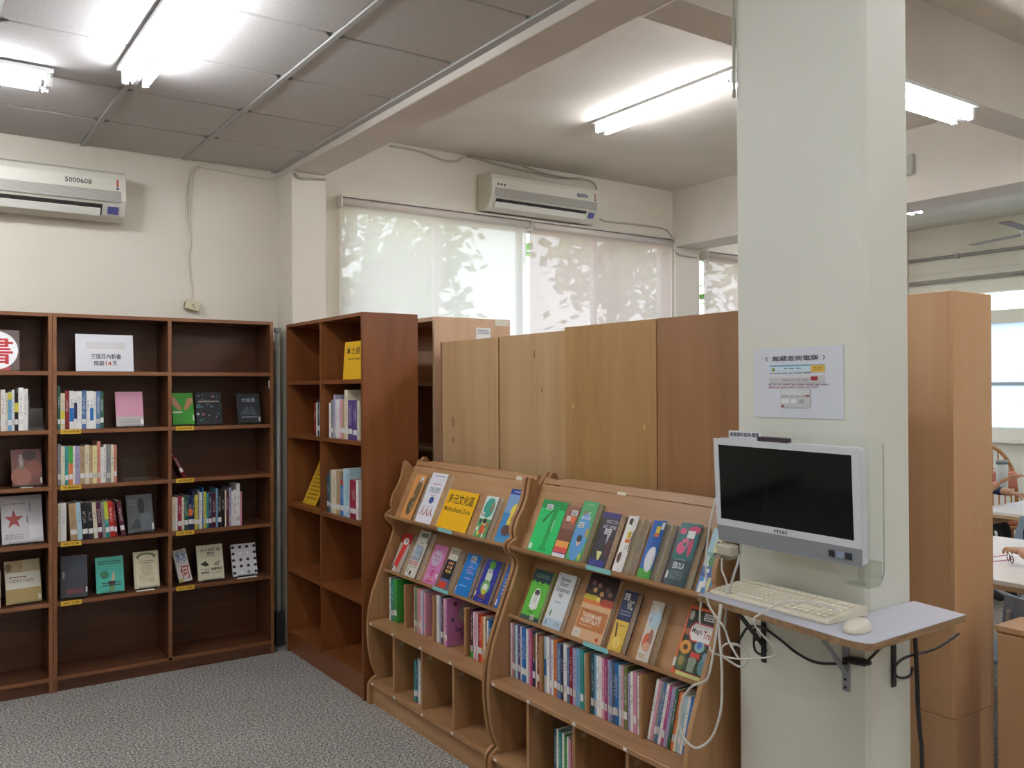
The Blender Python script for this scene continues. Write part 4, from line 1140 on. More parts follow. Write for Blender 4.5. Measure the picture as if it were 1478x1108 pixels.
def d_tour(p):
    p.rect(0, .54, 1, 1, '#2c1c20').rect(0, .54, 1, .6, '#d87838').rect(.0, .6, .45, .68, '#c8b838').rect(.6, .56, 1, .66, '#a8442c')
    for u, v, c in ((.3, .76, '#e0b070'), (.4, .84, '#a07868'), (.55, .72, '#d8a060'), (.7, .8, '#6a4a44'), (.2, .86, '#8a6a60'), (.82, .74, '#9a7060'), (.5, .63, '#f0d080')): p.ell(u, v, .07, .04, c, 10)
    p.rect(.04, .16, .96, .46, '#c07a44').text('TOURISM AND', .14, .33, .8, .4, '#f4ece2').text('HOSPITALITY', .14, .25, .8, .32, '#f4ece2').lines(.12, .2, .6, .23, 1, '#e8c8a0').rect(.0, .02, .26, .14, '#e8e0d4').lines(.04, .04, .22, .12, 3, '#b0a494').ell(.85, .06, .05, .03, '#c05030').lines(.12, .42, .35, .44, 1, '#8a4a20')
def d_nine(p): p.rect(0, .5, 1, 1, '#20284c').rect(0, 0, 1, .5, '#dcb84c').text('VIC', .45, .7, .9, .85, '#e4dcc0').lines(.1, .58, .9, .68, 2, '#8a90a8').poly([(.1, .46), (.25, .44), (.4, .2), (.3, .2)], '#5a3820').ell(.5, .14, .3, .1, '#e8cc68').lines(.4, .4, .85, .44, 1, '#a07828').barcode(.12, .84, .5, .95)
def d_xmas(p): p.ell(.6, .7, .5, .16, '#b8ccd8').text('Classic', .34, .72, .9, .78, '#7a8aa0').text('Carols', .3, .64, .85, .7, '#7a8aa0').ell(.3, .68, .08, .05, '#a83c4c').ell(.35, .32, .24, .14, '#d86a44').ell(.6, .38, .2, .16, '#a8705c').ell(.5, .24, .3, .08, '#d8a888').lines(.1, .04, .6, .12, 2, '#b89068').barcode(.3, .82, .7, .91).lines(.06, .94, .2, .96, 1, '#b05050')
def d_magic(p):
    p.rect(0, 0, 1, .06, '#e0683c').rect(.14, 0, .9, .05, '#d8dc90').rect(.06, .06, 1, .95, '#26301e').poly([(.3, .5), (.92, .5), (1, .58), (1, .7), (.92, .78), (.3, .78), (.2, .7), (.2, .58)], '#c83c44').poly([(.32, .52), (.9, .52), (.97, .59), (.97, .69), (.9, .76), (.32, .76), (.23, .69), (.23, .59)], '#efeae6')
    p.text('Magic', .27, .6, .58, .7, '#2e2a30').text('Tree', .62, .58, .92, .69, '#a83444').ell(.22, .4, .17, .1, '#d89840').ell(.22, .4, .07, .04, '#5a3018').ell(.62, .45, .15, .08, '#8ab4b0').ell(.6, .47, .07, .05, '#4a6ac0').rect(.42, .28, .7, .36, '#c83c34').ell(.2, .18, .16, .12, '#4c6038').ell(.2, .2, .08, .07, '#9a8444').rect(.42, .08, .64, .24, '#8a9a84').ell(.53, .24, .13, .05, '#8a9a84').ell(.84, .2, .12, .12, '#5a8c94').ell(.85, .34, .08, .06, '#7a98b0').ell(.16, .86, .07, .07, '#c8c4b8').ell(.16, .62, .08, .05, '#a8643c').barcode(.52, .83, .82, .93).rect(-.0, .1, .07, .22, '#e8e8e8')


tb(F2, RY2, 1, 750, 775, .205, .018, '#62ba44', 'green book with a white portrait panel and dark bands', d_gband)
tb(F2, RY2, 1, 782, 807, .215, .02, '#dfe6ea', 'white grammar book with grey title lettering', d_gram)
tb(F2, RY2, 1, 824.5, 866, .245, .018, '#dcb48c', 'tan textbook lettered TOURISM AND HOSPITALITY', d_tour)
tb(F2, RY2, 1, 876, 895, .215, .03, '#20284c', 'navy and yellow book beside the tourism textbook', d_nine, pages=M_PAGES)
tb(F2, RY2, 1, 917, 937, .205, .026, '#d8d2c6', 'pale book with orange figures, cover curled open', d_xmas, lift=16, pages=M_PAGETAN)
tb(F2, RY2, 1, 968, 1015, .225, .02, '#d8683c', 'collage-covered book with a red-edged title plaque', d_magic, yb=.112)

# --- books standing in the rows of the racks
E1 = 'in the yellow-sign rack, '
ry_ = .105
dv = (.267, .562, .859)
spine_row(F1, .062, ry_, rz, [('white', 18, 226), ('teal', 34, 224), ('green', 36, 228)], 'of the three beside the yellow-sign rack\'s far end panel', 'books in the far bay of the yellow-sign rack', d=.20)
o_green = None
spine_row(F1, dv[0] + .075, ry_, rz, [('pink', 10, 226), ('green', 16, 228), ('pink', 14, 224), ('tan', 12, 222), ('pink', 16, 224), ('white', 14, 222), ('lilac', 12, 218), ('pink', 16, 214)], 'from the first divider in the yellow-sign rack', 'books in the second bay of the yellow-sign rack', d=.20)
xx = spine_row(F1, dv[1] + .006, ry_, rz, [('white', 26, 226), ('lilac', 18, 222), ('dark grey', 18, 226), ('pink', 14, 222), ('white', 12, 224)], 'from the middle divider in the yellow-sign rack', 'books in the third bay of the yellow-sign rack', d=.20)
# wide pink book standing a little proud, its cover showing
ob = spine_book(F1, xx + .004, .10, rz + .001, .016, .225, 'magenta', 'wide pink picture book with a pale round badge on its cover', None, d=.21)
ob.color = (*lin('c27ab0'), 1)
pr = Print(.19, .215); pr.ell(.62, .66, .34, .26, '#b8a8a8', 24).ell(.62, .66, .2, .16, '#8a7c74', 18).text('Dear Diary', .2, .25, .75, .38, '#5a4a9a').text('Zoe', .32, .14, .6, .24, '#5a4a9a').ell(.2, .9, .05, .04, '#4a3050').ell(.9, .9, .06, .05, '#4a3050').ell(.12, .55, .05, .05, '#6a4a8a').ell(.85, .3, .04, .04, '#6a4a8a')
mm = MB(); mm.v = [(.016 - b_, a + .01, c + .005) for a, b_, c in pr.pic.v]; mm.f = pr.pic.f; mm.mi = pr.pic.mi
part(ob, 'cover_print', mm, pr.mats)
mm = MB(); mm.v = [(.016 - b_, a + .01, c + .005) for a, b_, c in pr.txt.v]; mm.f = pr.txt.f; mm.mi = pr.txt.mi
part(ob, 'title_lettering', mm, pr.tm)
spine_row(F1, dv[2] + .02, ry_, rz, [('maroon', 22, 228, 0, ('green', 0, .14)), ('white', 12, 212), ('pink', 14, 214), ('white', 12, 212), ('crimson', 12, 210), ('red', 18, 214), ('orange', 14, 206), ('cream', 18, 210), ('brown', 14, 200), ('white', 12, 198), ('blue', 20, 206)], 'from the last divider in the yellow-sign rack', 'books in the last bay of the yellow-sign rack', d=.20)
lst = [('teal', 18, 205), ('dark teal', 14, 210), ('pale blue', 16, 222), ('white', 12, 214), ('steel blue', 14, 216), ('purple', 16, 210), ('crimson', 14, 206)]
spine_row(F1, dv[1] - .018 - sum(k[1] for k in lst) / 1000 - .008, .055, .126, lst, 'in the lower cubby of the yellow-sign rack', 'books in the lower cubby of the yellow-sign rack', d=.20)

spine_row(F2, .030, ry_, rz, [('white', 10, 238), ('pink', 12, 236), ('grey', 14, 236), ('pale blue', 14, 234), ('purple', 18, 232), ('white', 10, 232), ('blue', 17, 232), ('blue', 15, 228), ('white', 12, 230), ('pink', 14, 228), ('magenta', 16, 226), ('navy', 18, 228, 0, ('brown', .5, .95)), ('cream', 14, 224), ('dark red', 20, 222)],
          'from the owl-ear end panel of the column-side rack', 'books in the far bay of the column-side rack', d=.21)
spine_row(F2, dv[0] + .003, ry_, rz, [('pale blue', 16, 224, 0, ('blue', .3, .6)), ('white', 18, 226), ('lilac', 14, 222), ('white', 12, 222), ('orange', 22, 230), ('steel blue', 24, 218), ('navy', 14, 216), ('white', 24, 224), ('steel blue', 16, 212), ('crimson', 16, 220), ('lilac', 20, 220), ('sky blue', 28, 226), ('teal', 22, 234), ('cream', 12, 218)],
          'from the first divider of the column-side rack', 'books in the second bay of the column-side rack', d=.21)
spine_row(F2, dv[1] + .003, ry_, rz, [('dark teal', 20, 232), ('sky blue', 14, 230), ('white', 14, 230), ('white', 14, 228), ('pink', 14, 228), ('magenta', 14, 226), ('lilac', 16, 226), ('steel blue', 14, 228), ('dark grey', 12, 222), ('blue', 16, 234), ('pale blue', 14, 222), ('pink', 14, 224), ('olive', 20, 236), ('lilac', 14, 206), ('white', 16, 214), ('pink', 18, 216), ('white', 12, 210), ('dark red', 9, 206)],
          'from the middle divider of the column-side rack', 'books in the third bay of the column-side rack', d=.21)
lean = 13
spine_row(F2, dv[2] + .010, ry_, rz, [('white', 12, 232, lean), ('pink', 12, 230, lean), ('grey', 12, 228, lean), ('steel blue', 14, 226, lean), ('white', 12, 224, lean), ('magenta', 12, 224, lean), ('lilac', 16, 222, lean), ('dark green', 14, 218, lean), ('orange', 14, 212, lean), ('cream', 12, 210, lean), ('pale blue', 14, 208, lean), ('white', 12, 208, lean), ('blue', 22, 206, lean)],
          'of the leaning books at the column end of the rack', 'leaning books beside the column', d=.21)
lst = [('dark teal', 16, 222), ('white', 13, 224), ('teal', 18, 222), ('white', 14, 218), ('green', 16, 212), ('white', 12, 214), ('pink', 16, 210), ('crimson', 16, 208), ('cream', 14, 206)]
spine_row(F2, dv[1] - .018 - sum(k[1] for k in lst) / 1000 - .012, .055, .126, lst, 'in the lower cubby of the column-side rack', 'books in the lower cubby of the column-side rack', d=.20)

# ------------------------------------------------------------------ air conditioners
def aircon(label, x0, x1, z0, text, group='split air conditioners'):
    w = x1 - x0
    t = thing('air_conditioner', label, 'air conditioner', (x0, YB, z0), group=group)
    pr = [(-.002, .012), (-.09, 0), (-.15, .028), (-.192, .09), (-.205, .115), (-.205, .235), (-.19, .272), (-.15, .29), (-.002, .295)]
    part(t, 'body', MB().prism(pr, 'x', 0, w), M_AC, .004)
    part(t, 'intake_grille', MB().box(.03, w - .03, -.209, -.2055, .10, .165), M_ACGREY, .001)
    for k in range(7): part(t, 'grille_slat', MB().box(.032, w - .032, -.2105, -.2092, .104 + k * .0088, .1065 + k * .0088), plain('#bdbbb2'))
    part(t, 'outlet_slot', MB().prism([(-.1535, .0285), (-.191, .085), (-.1935, .083), (-.156, .0265)], 'x', .05, w - .13), plain('#35322f'))
    part(t, 'louvre', MB().prism([(-.160, .022), (-.186, .062), (-.193, .058), (-.167, .018)], 'x', .04, w - .14), plain('#e4e4dc', 0.4), .001)
    part(t, 'display_panel', MB().prism([(-.162, .036), (-.188, .076), (-.1905, .0745), (-.1645, .0345)], 'x', w - .10, w - .04), plain('#5a5f9a', 0.3))
    part(t, 'level_sticker', MB().box(w - .055, w - .045, -.2062, -.205, .19, .235), plain('#c0503c'))
    part(t, 'level_sticker', MB().box(w - .056, w - .042, -.2062, -.205, .175, .188), plain('#3c5a90'))
    p = Print(.14 if text else .2, .04)
    if text: p.text(text, 0, .15, 1, .85, '#2a2c34')
    else: p.rect(.2, .1, .75, .8, '#5a6078').lines(.25, .2, .7, .7, 2, '#c8c8d0')
    mm = p.txt if text else p.pic
    mm.v = [(a + (w - .33 if text else w - .28), b_ - .205, c + .185) for a, b_, c in mm.v]
    part(t, 'number_label', mm, p.tm if text else p.mats)
    if not text:
        for k in range(3): part(t, 'indicator', MB().box(.05 + k * .03, .066 + k * .03, -.2062, -.205, .185, .20), plain('#55584f'))
    return t


aircon('ivory wall air conditioner numbered 5000608 above the bookcases', 0.03, 1.11, 2.69, '5000608')
aircon('ivory wall air conditioner mounted above the two window blinds', 3.715, 4.79, 3.058, None)


def cable(name, label, pts, r, m, cat='cable', group=None, n=6):
    o = link(name, MB().tube(smooth_path(pts, 6), r, n).mesh(name, m, smooth=True))
    return tag(o, label, cat, group)


def wp(l, ax, v): return [tuple(on(a, b_, ax, v)) for a, b_ in l]


cable('wall_cable', 'white cable dropping from the tiled ceiling to the junction box', wp([(284, 240), (274, 247), (269.5, 273), (269.5, 312), (272.7, 334), (275, 353), (271.6, 371), (273.8, 399), (277.5, 431)], 'y', 5.788), .006, M_PVC)
cable('wall_cable', 'thin white cable hanging beside the junction box cable', wp([(288, 241), (279, 248), (274.5, 275), (274, 312), (274.5, 330)], 'y', 5.79), .004, M_PVC)
cable('wall_cable', 'white cable running under the tiled ceiling to the corner pier', wp([(284, 240), (325, 247), (360, 254), (386, 258), (397, 257)], 'y', 5.785), .005, M_PVC)
cable('wall_cable', 'grey cable bundle crossing the top of the corner pier', wp([(424, 250), (432, 257), (450, 258), (470, 259)], 'y', 5.51), .009, plain('#a8a296'))
cable('wall_cable', 'grey cable running above the window air conditioner', wp([(563, 210), (605, 218), (640, 231), (660, 232), (675, 226), (720, 238), (760, 247), (800, 256), (840, 257)], 'y', 5.785), .008, plain('#c0bbae'))
cable('wall_cable', 'second grey cable sagging behind the window air conditioner', wp([(675, 226), (705, 229), (745, 236), (780, 249), (815, 256), (845, 259), (858, 265), (862, 276)], 'y', 5.77), .007, plain('#b4afa2'))
cable('drain_pipe', 'white drain pipe running from the window air conditioner to the pier', wp([(866, 316), (880, 320), (930, 325), (958, 330), (968, 339), (973, 352)], 'y', 5.788), .008, plain('#c4bfb3'), 'pipe')
cable('wall_cable', 'grey cable looped across the window pier', wp([(972, 361), (980, 367), (995, 370), (1006, 371)], 'y', 5.755), .009, plain('#b4afa4'))
# junction box
jb = thing('junction_box', 'cream junction box hanging crooked at the end of its cable', 'junction box', tuple(on(277, 441, 'y', 5.775)), (0, R(14), 0))
part(jb, 'box', MB().box(-.045, .045, -.025, .012, -.03, .03), plain('#d8cfae', 0.5), .004)
part(jb, 'socket', MB().box(-.004, .004, -.0265, -.025, -.002, .008).box(.006, .012, -.0265, -.025, -.012, -.004), plain('#6a6048'))
part(jb, 'knockout', MB().box(-.047, -.045, -.015, .005, -.022, .012), plain('#4a4438'))
# pole between the bookcases
px_ = float(on(401, 600, 'y', 5.66)[0])
po = thing('standing_pole', 'shiny metal pole standing between the two dark bookcases', 'pole', (px_, 5.66, 0))
part(po, 'tube', MB().tube([(0, 0, .01), (0, 0, 2.06)], .017, 12), plain('#d4d5d2', 0.3, 0.25), smooth=True)
part(po, 'bracket', MB().box(-.02, .02, -.02, .02, 2.06, 2.09), plain('#8c8c88', 0.5))
part(po, 'black_block', MB().box(-.028, .028, -.03, .03, 0, .22), plain('#2a2a2a', 0.6), .003)  # black block around the bottom of the pole

# ------------------------------------------------------------------ the catalogue computer on the column
FX = Matrix.Translation((XC, CY1, 0)) @ Matrix.Rotation(R(-90), 4, 'Z')    # local x along the column face, y into it


def d_paper(p):
    p.text('館藏查詢電腦', .22, .81, .74, .885, '#2e2e40').text('<', .145, .81, .165, .885, '#2e2e40').text('>', .79, .81, .81, .885, '#2e2e40')
    p.rect(.19, .66, .8, .755, '#c8dce4').rect(.19, .735, .8, .755, '#6fa4c4').ell(.235, .69, .02, .025, '#7a8a3c').lines(.36, .69, .56, .72, 1, '#6a8090').lines(.19, .625, .66, .65, 1, '#7a7a80')
    p.rect(.66, .645, .81, .745, '#d8b04c').lines(.69, .67, .78, .72, 2, '#8a6a20').rect(.19, .50, .8, .60, '#c2c0c0').rect(.19, .575, .66, .595, '#d8d6d6').rect(.66, .53, .735, .585, '#9a3038').lines(.34, .525, .66, .55, 1, '#70688a')
    p.lines(.18, .46, .85, .49, 1, '#8a8088').lines(.18, .425, .78, .455, 1, '#b0707a').rect(.32, .15, .65, .41, '#c6c8c8').rect(.33, .33, .56, .40, '#d6d8d8').rect(.57, .33, .64, .40, '#d2d4d4').rect(.33, .21, .42, .27, '#e2e4e4').rect(.44, .21, .5, .27, '#e2e4e4').lines(.33, .29, .64, .32, 1, '#8a8a90').rect(.6, .31, .65, .325, '#8a3038').rect(.33, .155, .36, .185, '#8a4a50').ell(.56, .235, .03, .03, '#a8aaae')


P0 = on(1089, 504.6, 'x', XC); P1 = on(1218, 496, 'x', XC); P2 = on(1089, 600.5, 'x', XC)
pw, ph = float(P0[1] - P1[1]), float(P0[2] - P2[2]) + .003
nt_ = thing('paper_notice', 'white laminated catalogue notice taped to the column above the monitor', 'notice'); nt_.matrix_world = FX @ Matrix.Translation((CY1 - float(P0[1]), -.0022, float(P2[2]) - .002))
part(nt_, 'sheet', MB().box(0, pw, 0, .0012, 0, ph), plain('#d6dae2', 0.35))
p = Print(pw, ph); d_paper(p); p.attach(nt_, ('printed_marks', 'lettering', 'x'))

# clear acrylic cradle
ac = thing('acrylic_cradle', 'clear acrylic cradle holding the monitor on the column', 'holder'); ac.matrix_world = FX
ax0, ax1 = CY1 - 1.925, CY1 - 1.362
az0, az1 = 1.205, 1.548
pts = []
for cx_, cz_, a0 in ((ax1 - .02, az0 + .02, -90), (ax1 - .02, az1 - .02, 0), (ax0 + .02, az1 - .02, 90), (ax0 + .02, az0 + .02, 180)):
    for k in range(5): a = R(a0 + k * 22.5); pts.append((cx_ + .02 * math.cos(a), cz_ + .02 * math.sin(a)))
part(ac, 'back_plate', MB().prism(pts, 'y', -.082, -.078), M_ACRYLIC)
M_LIP = clear_mat('acrylic_edge', '#f2f6f2', 0.16, 0.15)
for xa_ in (ax0 + .012, ax1 - .075):
    xb_ = xa_ + .07
    hk = MB()
    prf = [(-.080, 1.215), (-.080, 1.165), (-.084, 1.155), (-.095, 1.15), (-.145, 1.15), (-.155, 1.156), (-.158, 1.168), (-.154, 1.168), (-.151, 1.159), (-.144, 1.155), (-.096, 1.155), (-.087, 1.159), (-.084, 1.167), (-.084, 1.215)]
    hk.prism(prf, 'x', xa_, xb_)
    part(ac, 'bottom_hook', hk, M_LIP)
part(ac, 'plate_edge', MB().tube([(ax1, -.08, az1 - .02), (ax1, -.08, az0 - .02), (ax1 - .006, -.08, 1.165)], .0016, 6), plain('#a9b4ac', 0.2))
sp_ = MB()
for x_ in (.10, .36): sp_.tube([(x_, -.078, 1.40), (x_, -.001, 1.40)], .012, 10)
part(ac, 'spacer', sp_, M_LIP)
lbl = part(ac, 'paper_strip', MB().box(ax0 + .035, ax0 + .16, -.0845, -.0835, 1.522, 1.546), plain('#dfe2e6', 0.4))
p = Print(.125, .024); p.text('館藏資料查詢-電腦', .05, .25, .95, .8, '#3a3e5a'); p.txt.v = [(a + ax0 + .035, b_ - .0845, c + 1.522) for a, b_, c in p.txt.v]
part(ac, 'strip_lettering', p.txt, p.tm)

mo = thing('computer_monitor', 'silver framed all-in-one computer with a black screen on the column', 'monitor')
MW, MH, MD = .507, .322, .030
mo.matrix_world = FX @ Matrix.Translation((CY1 - 1.906, -.122, 1.2015)) @ Matrix.Rotation(R(.7), 4, 'Y') @ Matrix.Rotation(R(3.5), 4, 'X')
SIL = plain('#d2d5d9', 0.32, 0.0, name='silver_plastic')


def rrect(x0, z0, x1, z1, r, n=5):
    out = []
    for cx_, cz_, a0 in ((x1 - r, z0 + r, -90), (x1 - r, z1 - r, 0), (x0 + r, z1 - r, 90), (x0 + r, z0 + r, 180)):
        for k in range(n): a = R(a0 + k * 90 / (n - 1)); out.append((cx_ + r * math.cos(a), cz_ + r * math.sin(a)))
    return out


part(mo, 'casing', MB().prism(rrect(0, .0, MW, MH, .014), 'y', .006, MD), SIL, .001)
bz = MB(); sx0, sx1, sz0, sz1 = .0175, MW - .022, .072, MH - .019
for a in ((0.0, .052, MW, sz0), (0, sz1, MW, MH), (0, sz0, sx0, sz1), (sx1, sz0, MW, sz1)): bz.box(a[0], a[2], 0, .006, a[1], a[3])
part(mo, 'bezel', bz, SIL)
part(mo, 'chin', MB().prism([(-.001, .052), (.006, .052), (.006, 0.002), (.004, .002)], 'x', .004, MW - .004), plain('#8a8d92', 0.35, 0.0))
part(mo, 'screen', MB().box(sx0, sx1, .003, .005, sz0, sz1), plain('#05070a', 0.08, 0, 0.4, name='black_glass'))
part(mo, 'camera_bar', MB().prism(rrect(.168, MH, .278, MH + .013, .004), 'y', .004, .02), plain('#3a3034', 0.5))
p = Print(.045, .013); p.text('msi', 0, 0, 1, 1, '#3a3c42'); p.txt.v = [(a + .222, b_ - .0001, c + .0565) for a, b_, c in p.txt.v]; part(mo, 'brand_lettering', p.txt, p.tm)
for x_, w_, c in ((.405, .018, '#1e2422'), (.43, .022, '#8a98b0'), (.457, .02, '#1c2a38')): part(mo, 'chin_sticker', MB().box(x_, x_ + w_, -.0012, .0, .018, .036), plain(c, 0.4))

# tray
tr = thing('wall_tray', 'pale laminate tray shelf wrapped around the column', 'shelf')
ZT = 1.05
OUT = [(2.0, 1.888), (1.945, 1.345), (1.946, 1.318), (1.953, 1.29), (1.968, 1.276), (2.42, 1.288), (2.452, 1.459), (XC - .002, 1.459), (XC - .002, 1.9)]
part(tr, 'laminate_top', MB().prism(OUT, 'z', ZT - .002, ZT), plain('#c4c6d2', 0.35))
part(tr, 'board_core', MB().prism(OUT, 'z', ZT - .020, ZT - .002), wood('chipboard_edge', '#6d5238', '#8a6c4c', '#a08460', 'x', 30, .7))
for y_, m_, lab in ((float(on(1103, 920, 'x', XC)[1]), '#202022', 'black'), (float(on(1222, 960, 'x', XC)[1]), '#8e9197', 'grey')):
    bk = thing('shelf_bracket', '%s steel angle bracket under the tray on the column face' % lab, 'bracket')
    q = .009 if lab == 'black' else .012
    zb_ = float(on(1103, 955, 'x', XC)[2]) if lab == 'black' else float(on(1222, 997, 'x', XC)[2])
    part(bk, 'wall_leg', MB().box(XC - .006, XC - .001, y_ - q, y_ + q, zb_, ZT - .0205), plain('#' + m_.strip('#'), 0.45), .001)
    part(bk, 'tray_leg', MB().box(XC - .20, XC - .0065, y_ - q, y_ + q, ZT - .0255, ZT - .0205), plain(m_, 0.45), .001)
    part(bk, 'brace', MB().tube([(XC - .15, y_, ZT - .028), (XC - .007, y_, zb_ + .055)], .007, 6), plain(m_, 0.45))
    if lab == 'grey':
        for z_ in (zb_ + .012, zb_ + .035): part(bk, 'screw', MB().tube([(XC - .006, y_, z_), (XC - .0085, y_, z_)], .004, 8), plain('#3a3a3c', 0.3, 0.8))
bk = thing('shelf_bracket', 'black steel bracket with a hook on the narrow side of the column', 'bracket')
xb_ = float(on(1289, 950, 'y', 1.46)[0])
part(bk, 'wall_leg', MB().box(xb_ - .009, xb_ + .009, 1.4545, 1.4605, float(on(1289, 992, 'y', 1.455)[2]), ZT - .0205), plain('#202022', 0.45), .001)
part(bk, 'tray_leg', MB().box(xb_ - .009, xb_ + .009, 1.32, 1.454, ZT - .0255, ZT - .0205), plain('#202022', 0.45))
part(bk, 'hook', MB().tube(smooth_path(wp([(1384, 914), (1350, 936), (1308, 948), (1292, 962), (1293, 974), (1302, 978), (1314, 974), (1317, 962)], 'y', 1.44), 5), .004, 6), plain('#202022', 0.45))
bk = thing('cable_hook', 'black cable hook beside the black bracket under the tray', 'hook')
part(bk, 'stem', MB().tube(smooth_path(wp([(1090, 905), (1088, 925), (1090, 938), (1098, 944), (1106, 938)], 'x', XC - .02), 5), .004, 6), plain('#202022', 0.45))
part(bk, 'bar', MB().tube(smooth_path(wp([(1088, 925), (1095, 922), (1104, 930)], 'x', XC - .02), 4), .0035, 6), plain('#202022', 0.45))

# keyboard
kb = thing('computer_keyboard', 'cream computer keyboard lying on the tray', 'keyboard', (2.035, 1.872, ZT + .0006), (0, 0, R(-92.5)))
KW, KD = .432, .168
part(kb, 'case', MB().prism([(0, 0), (KD, 0), (KD, .026), (KD - .012, .027), (.004, .012), (0, .008)], 'x', 0, KW), plain('#d8d2bd', 0.5), .0015)
key_me = MB().box(-.0075, .0075, -.0075, .0075, 0, .006).mesh('key', plain('#e2dcc8', 0.5), .0015)
wide_me = MB().box(-.05, .05, -.0075, .0075, 0, .006).mesh('key', plain('#e2dcc8', 0.5), .0015)
sl = math.atan2(.015, KD - .016)
for r_ in range(6):
    yy = .022 + r_ * .0205 + (.008 if r_ == 5 else 0)
    for c in range(21):
        xx = .018 + c * .0188 + (.006 if c > 14 else 0) + (.006 if c > 17 else 0)
        if xx > KW - .012: continue
        if r_ == 0 and 4 <= c <= 9:
            if c == 6: link('key', wide_me, kb, (xx + .01, yy, .0135), (sl, 0, 0))
            continue
        if r_ in (2,) and 15 <= c <= 17: continue
        link('key', key_me, kb, (xx, yy, .0115 + (yy) * math.tan(sl)), (sl, 0, 0))
# mouse
ms = thing('computer_mouse', 'cream computer mouse on the corner of the tray', 'mouse', (2.035, 1.366, ZT + .0006), (0, 0, R(-75)))
mm = MB(); n = 20; rings = [(1.0, 0), (1.02, .007), (.97, .015), (.82, .023), (.5, .029), (.12, .031)]
mm.add([(.031 * k * math.cos(2 * math.pi * i / n) , .052 * k * math.sin(2 * math.pi * i / n), z) for k, z in rings for i in range(n)],
       [(r_ * n + i, r_ * n + (i + 1) % n, (r_ + 1) * n + (i + 1) % n, (r_ + 1) * n + i) for r_ in range(len(rings) - 1) for i in range(n)] + [tuple(range(n))[::-1], tuple(range((len(rings) - 1) * n, len(rings) * n))])
part(ms, 'shell', mm, plain('#dcd7c4', 0.45), smooth=True)
part(ms, 'button_seam', MB().box(-.0006, .0006, .012, .046, .018, .0275), plain('#8f8a78'))
part(ms, 'wheel', MB().tube([(-.003, .026, .0255), (.003, .026, .0255)], .006, 10), plain('#a8a392'))
cable('mouse_cable', 'white cable trailing from the mouse over the tray edge', [(2.045, 1.42, 1.085), (2.03, 1.47, 1.10), (1.985, 1.55, 1.095), (1.955, 1.60, 1.062), (1.935, 1.62, 1.03)] + wp([(1120, 942), (1088, 950), (1060, 950), (1030, 942), (1024, 932)], 'x', 2.0), .0028, M_CABLEW)
# cables at the column's far side
cable('white_cable', 'long white cable hanging in a big loop beside the display rack', wp([(1042, 872), (1039, 892), (1038, 912), (1041, 950), (1042, 985), (1040, 1027), (1027, 1064), (1006, 1079), (989, 1067), (981, 1043), (984, 1013), (998, 991), (1018, 982), (1026, 962), (1036, 900), (1040, 872)], 'x', 1.99), .004, M_CABLEW)
cable('white_cable', 'thin white cord running up to the left edge of the monitor', wp([(1046, 905), (1030, 885), (1020, 862), (1019, 840), (1019, 805), (1022, 775), (1027, 745), (1033, 718)], 'x', 1.985), .003, M_CABLEW)
cable('white_cable', 'white cable arching from the tray corner into the tangle', wp([(1010, 900), (1011, 878), (1015, 862), (1030, 885), (1045, 905), (1052, 925), (1060, 940), (1066, 950)], 'x', 2.02), .0035, M_CABLEW)
cable('white_cable', 'white cable coiled in the tangle beside the column', wp([(1066, 930), (1052, 928), (1042, 934), (1043, 946), (1055, 955), (1068, 962), (1076, 958), (1080, 945), (1068, 932), (1056, 930)], 'x', 2.05), .0035, M_CABLEW)
cable('white_cable', 'grey white cable hanging from the power brick to the tangle', wp([(1068, 800), (1064, 815), (1056, 840), (1049, 870), (1046, 905)], 'x', 2.04), .004, plain('#c8c8c8', 0.4))
cable('white_cable', 'white cable curling below the power brick', wp([(1042, 805), (1042, 822), (1048, 838), (1049, 852), (1044, 870)], 'x', 2.035), .003, M_CABLEW)
pb = thing('power_brick', 'small grey power brick hanging on cables left of the monitor', 'power adapter'); pb.matrix_world = Matrix.Translation(tuple(on(1050, 793, 'x', 2.10))) @ Matrix.Rotation(R(-90), 4, 'Z')
part(pb, 'casing', MB().box(-.035, .03, -.015, .02, -.02, .016), plain('#b8b09c', 0.4), .005)
cable('black_cable', 'black power cable sagging across the column under the tray', wp([(1056, 944), (1068, 922), (1080, 905), (1100, 905), (1125, 922), (1150, 942), (1180, 956), (1222, 957)], 'x', XC - .012), .004, M_CABLEB)
cable('black_cable', 'black power cable leading from the plug up under the tray', wp([(1254, 952), (1262, 944), (1272, 934), (1284, 926)], 'x', XC - .012), .004, M_CABLEB)
pg = thing('cable_plug', 'black cable connector hanging beside the grey bracket', 'plug'); pg.matrix_world = Matrix.Translation(tuple(on(1238, 954, 'x', XC - .014)))
part(pg, 'body', MB().tube([(0, .045, -.006), (0, .02, -.002), (0, -.02, .002), (0, -.04, .006)], [.006, .011, .012, .006], 8), M_CABLEB)
cable('black_cable', 'thick black cable dropping to the floor beside the column', wp([(1321, 912), (1321, 922), (1322, 940), (1324, 985), (1325, 1020), (1328, 1060), (1331, 1108)], 'y', 1.43) + [tuple(np.array(on(1332, 1130, 'y', 1.43)) * (1, 1, 0) + np.array((0, 0, .01)))], .007, M_CABLEB)
cable('column_cable', 'grey cable running up the column\'s far corner', [(XC - .006, CY1 - .004, 2.62), (XC - .006, CY1 - .004, 3.0), (XC - .006, CY1 + .004, 3.2), (XC - .004, CY1 - .004, 3.48)], .005, plain('#a8a89c'))

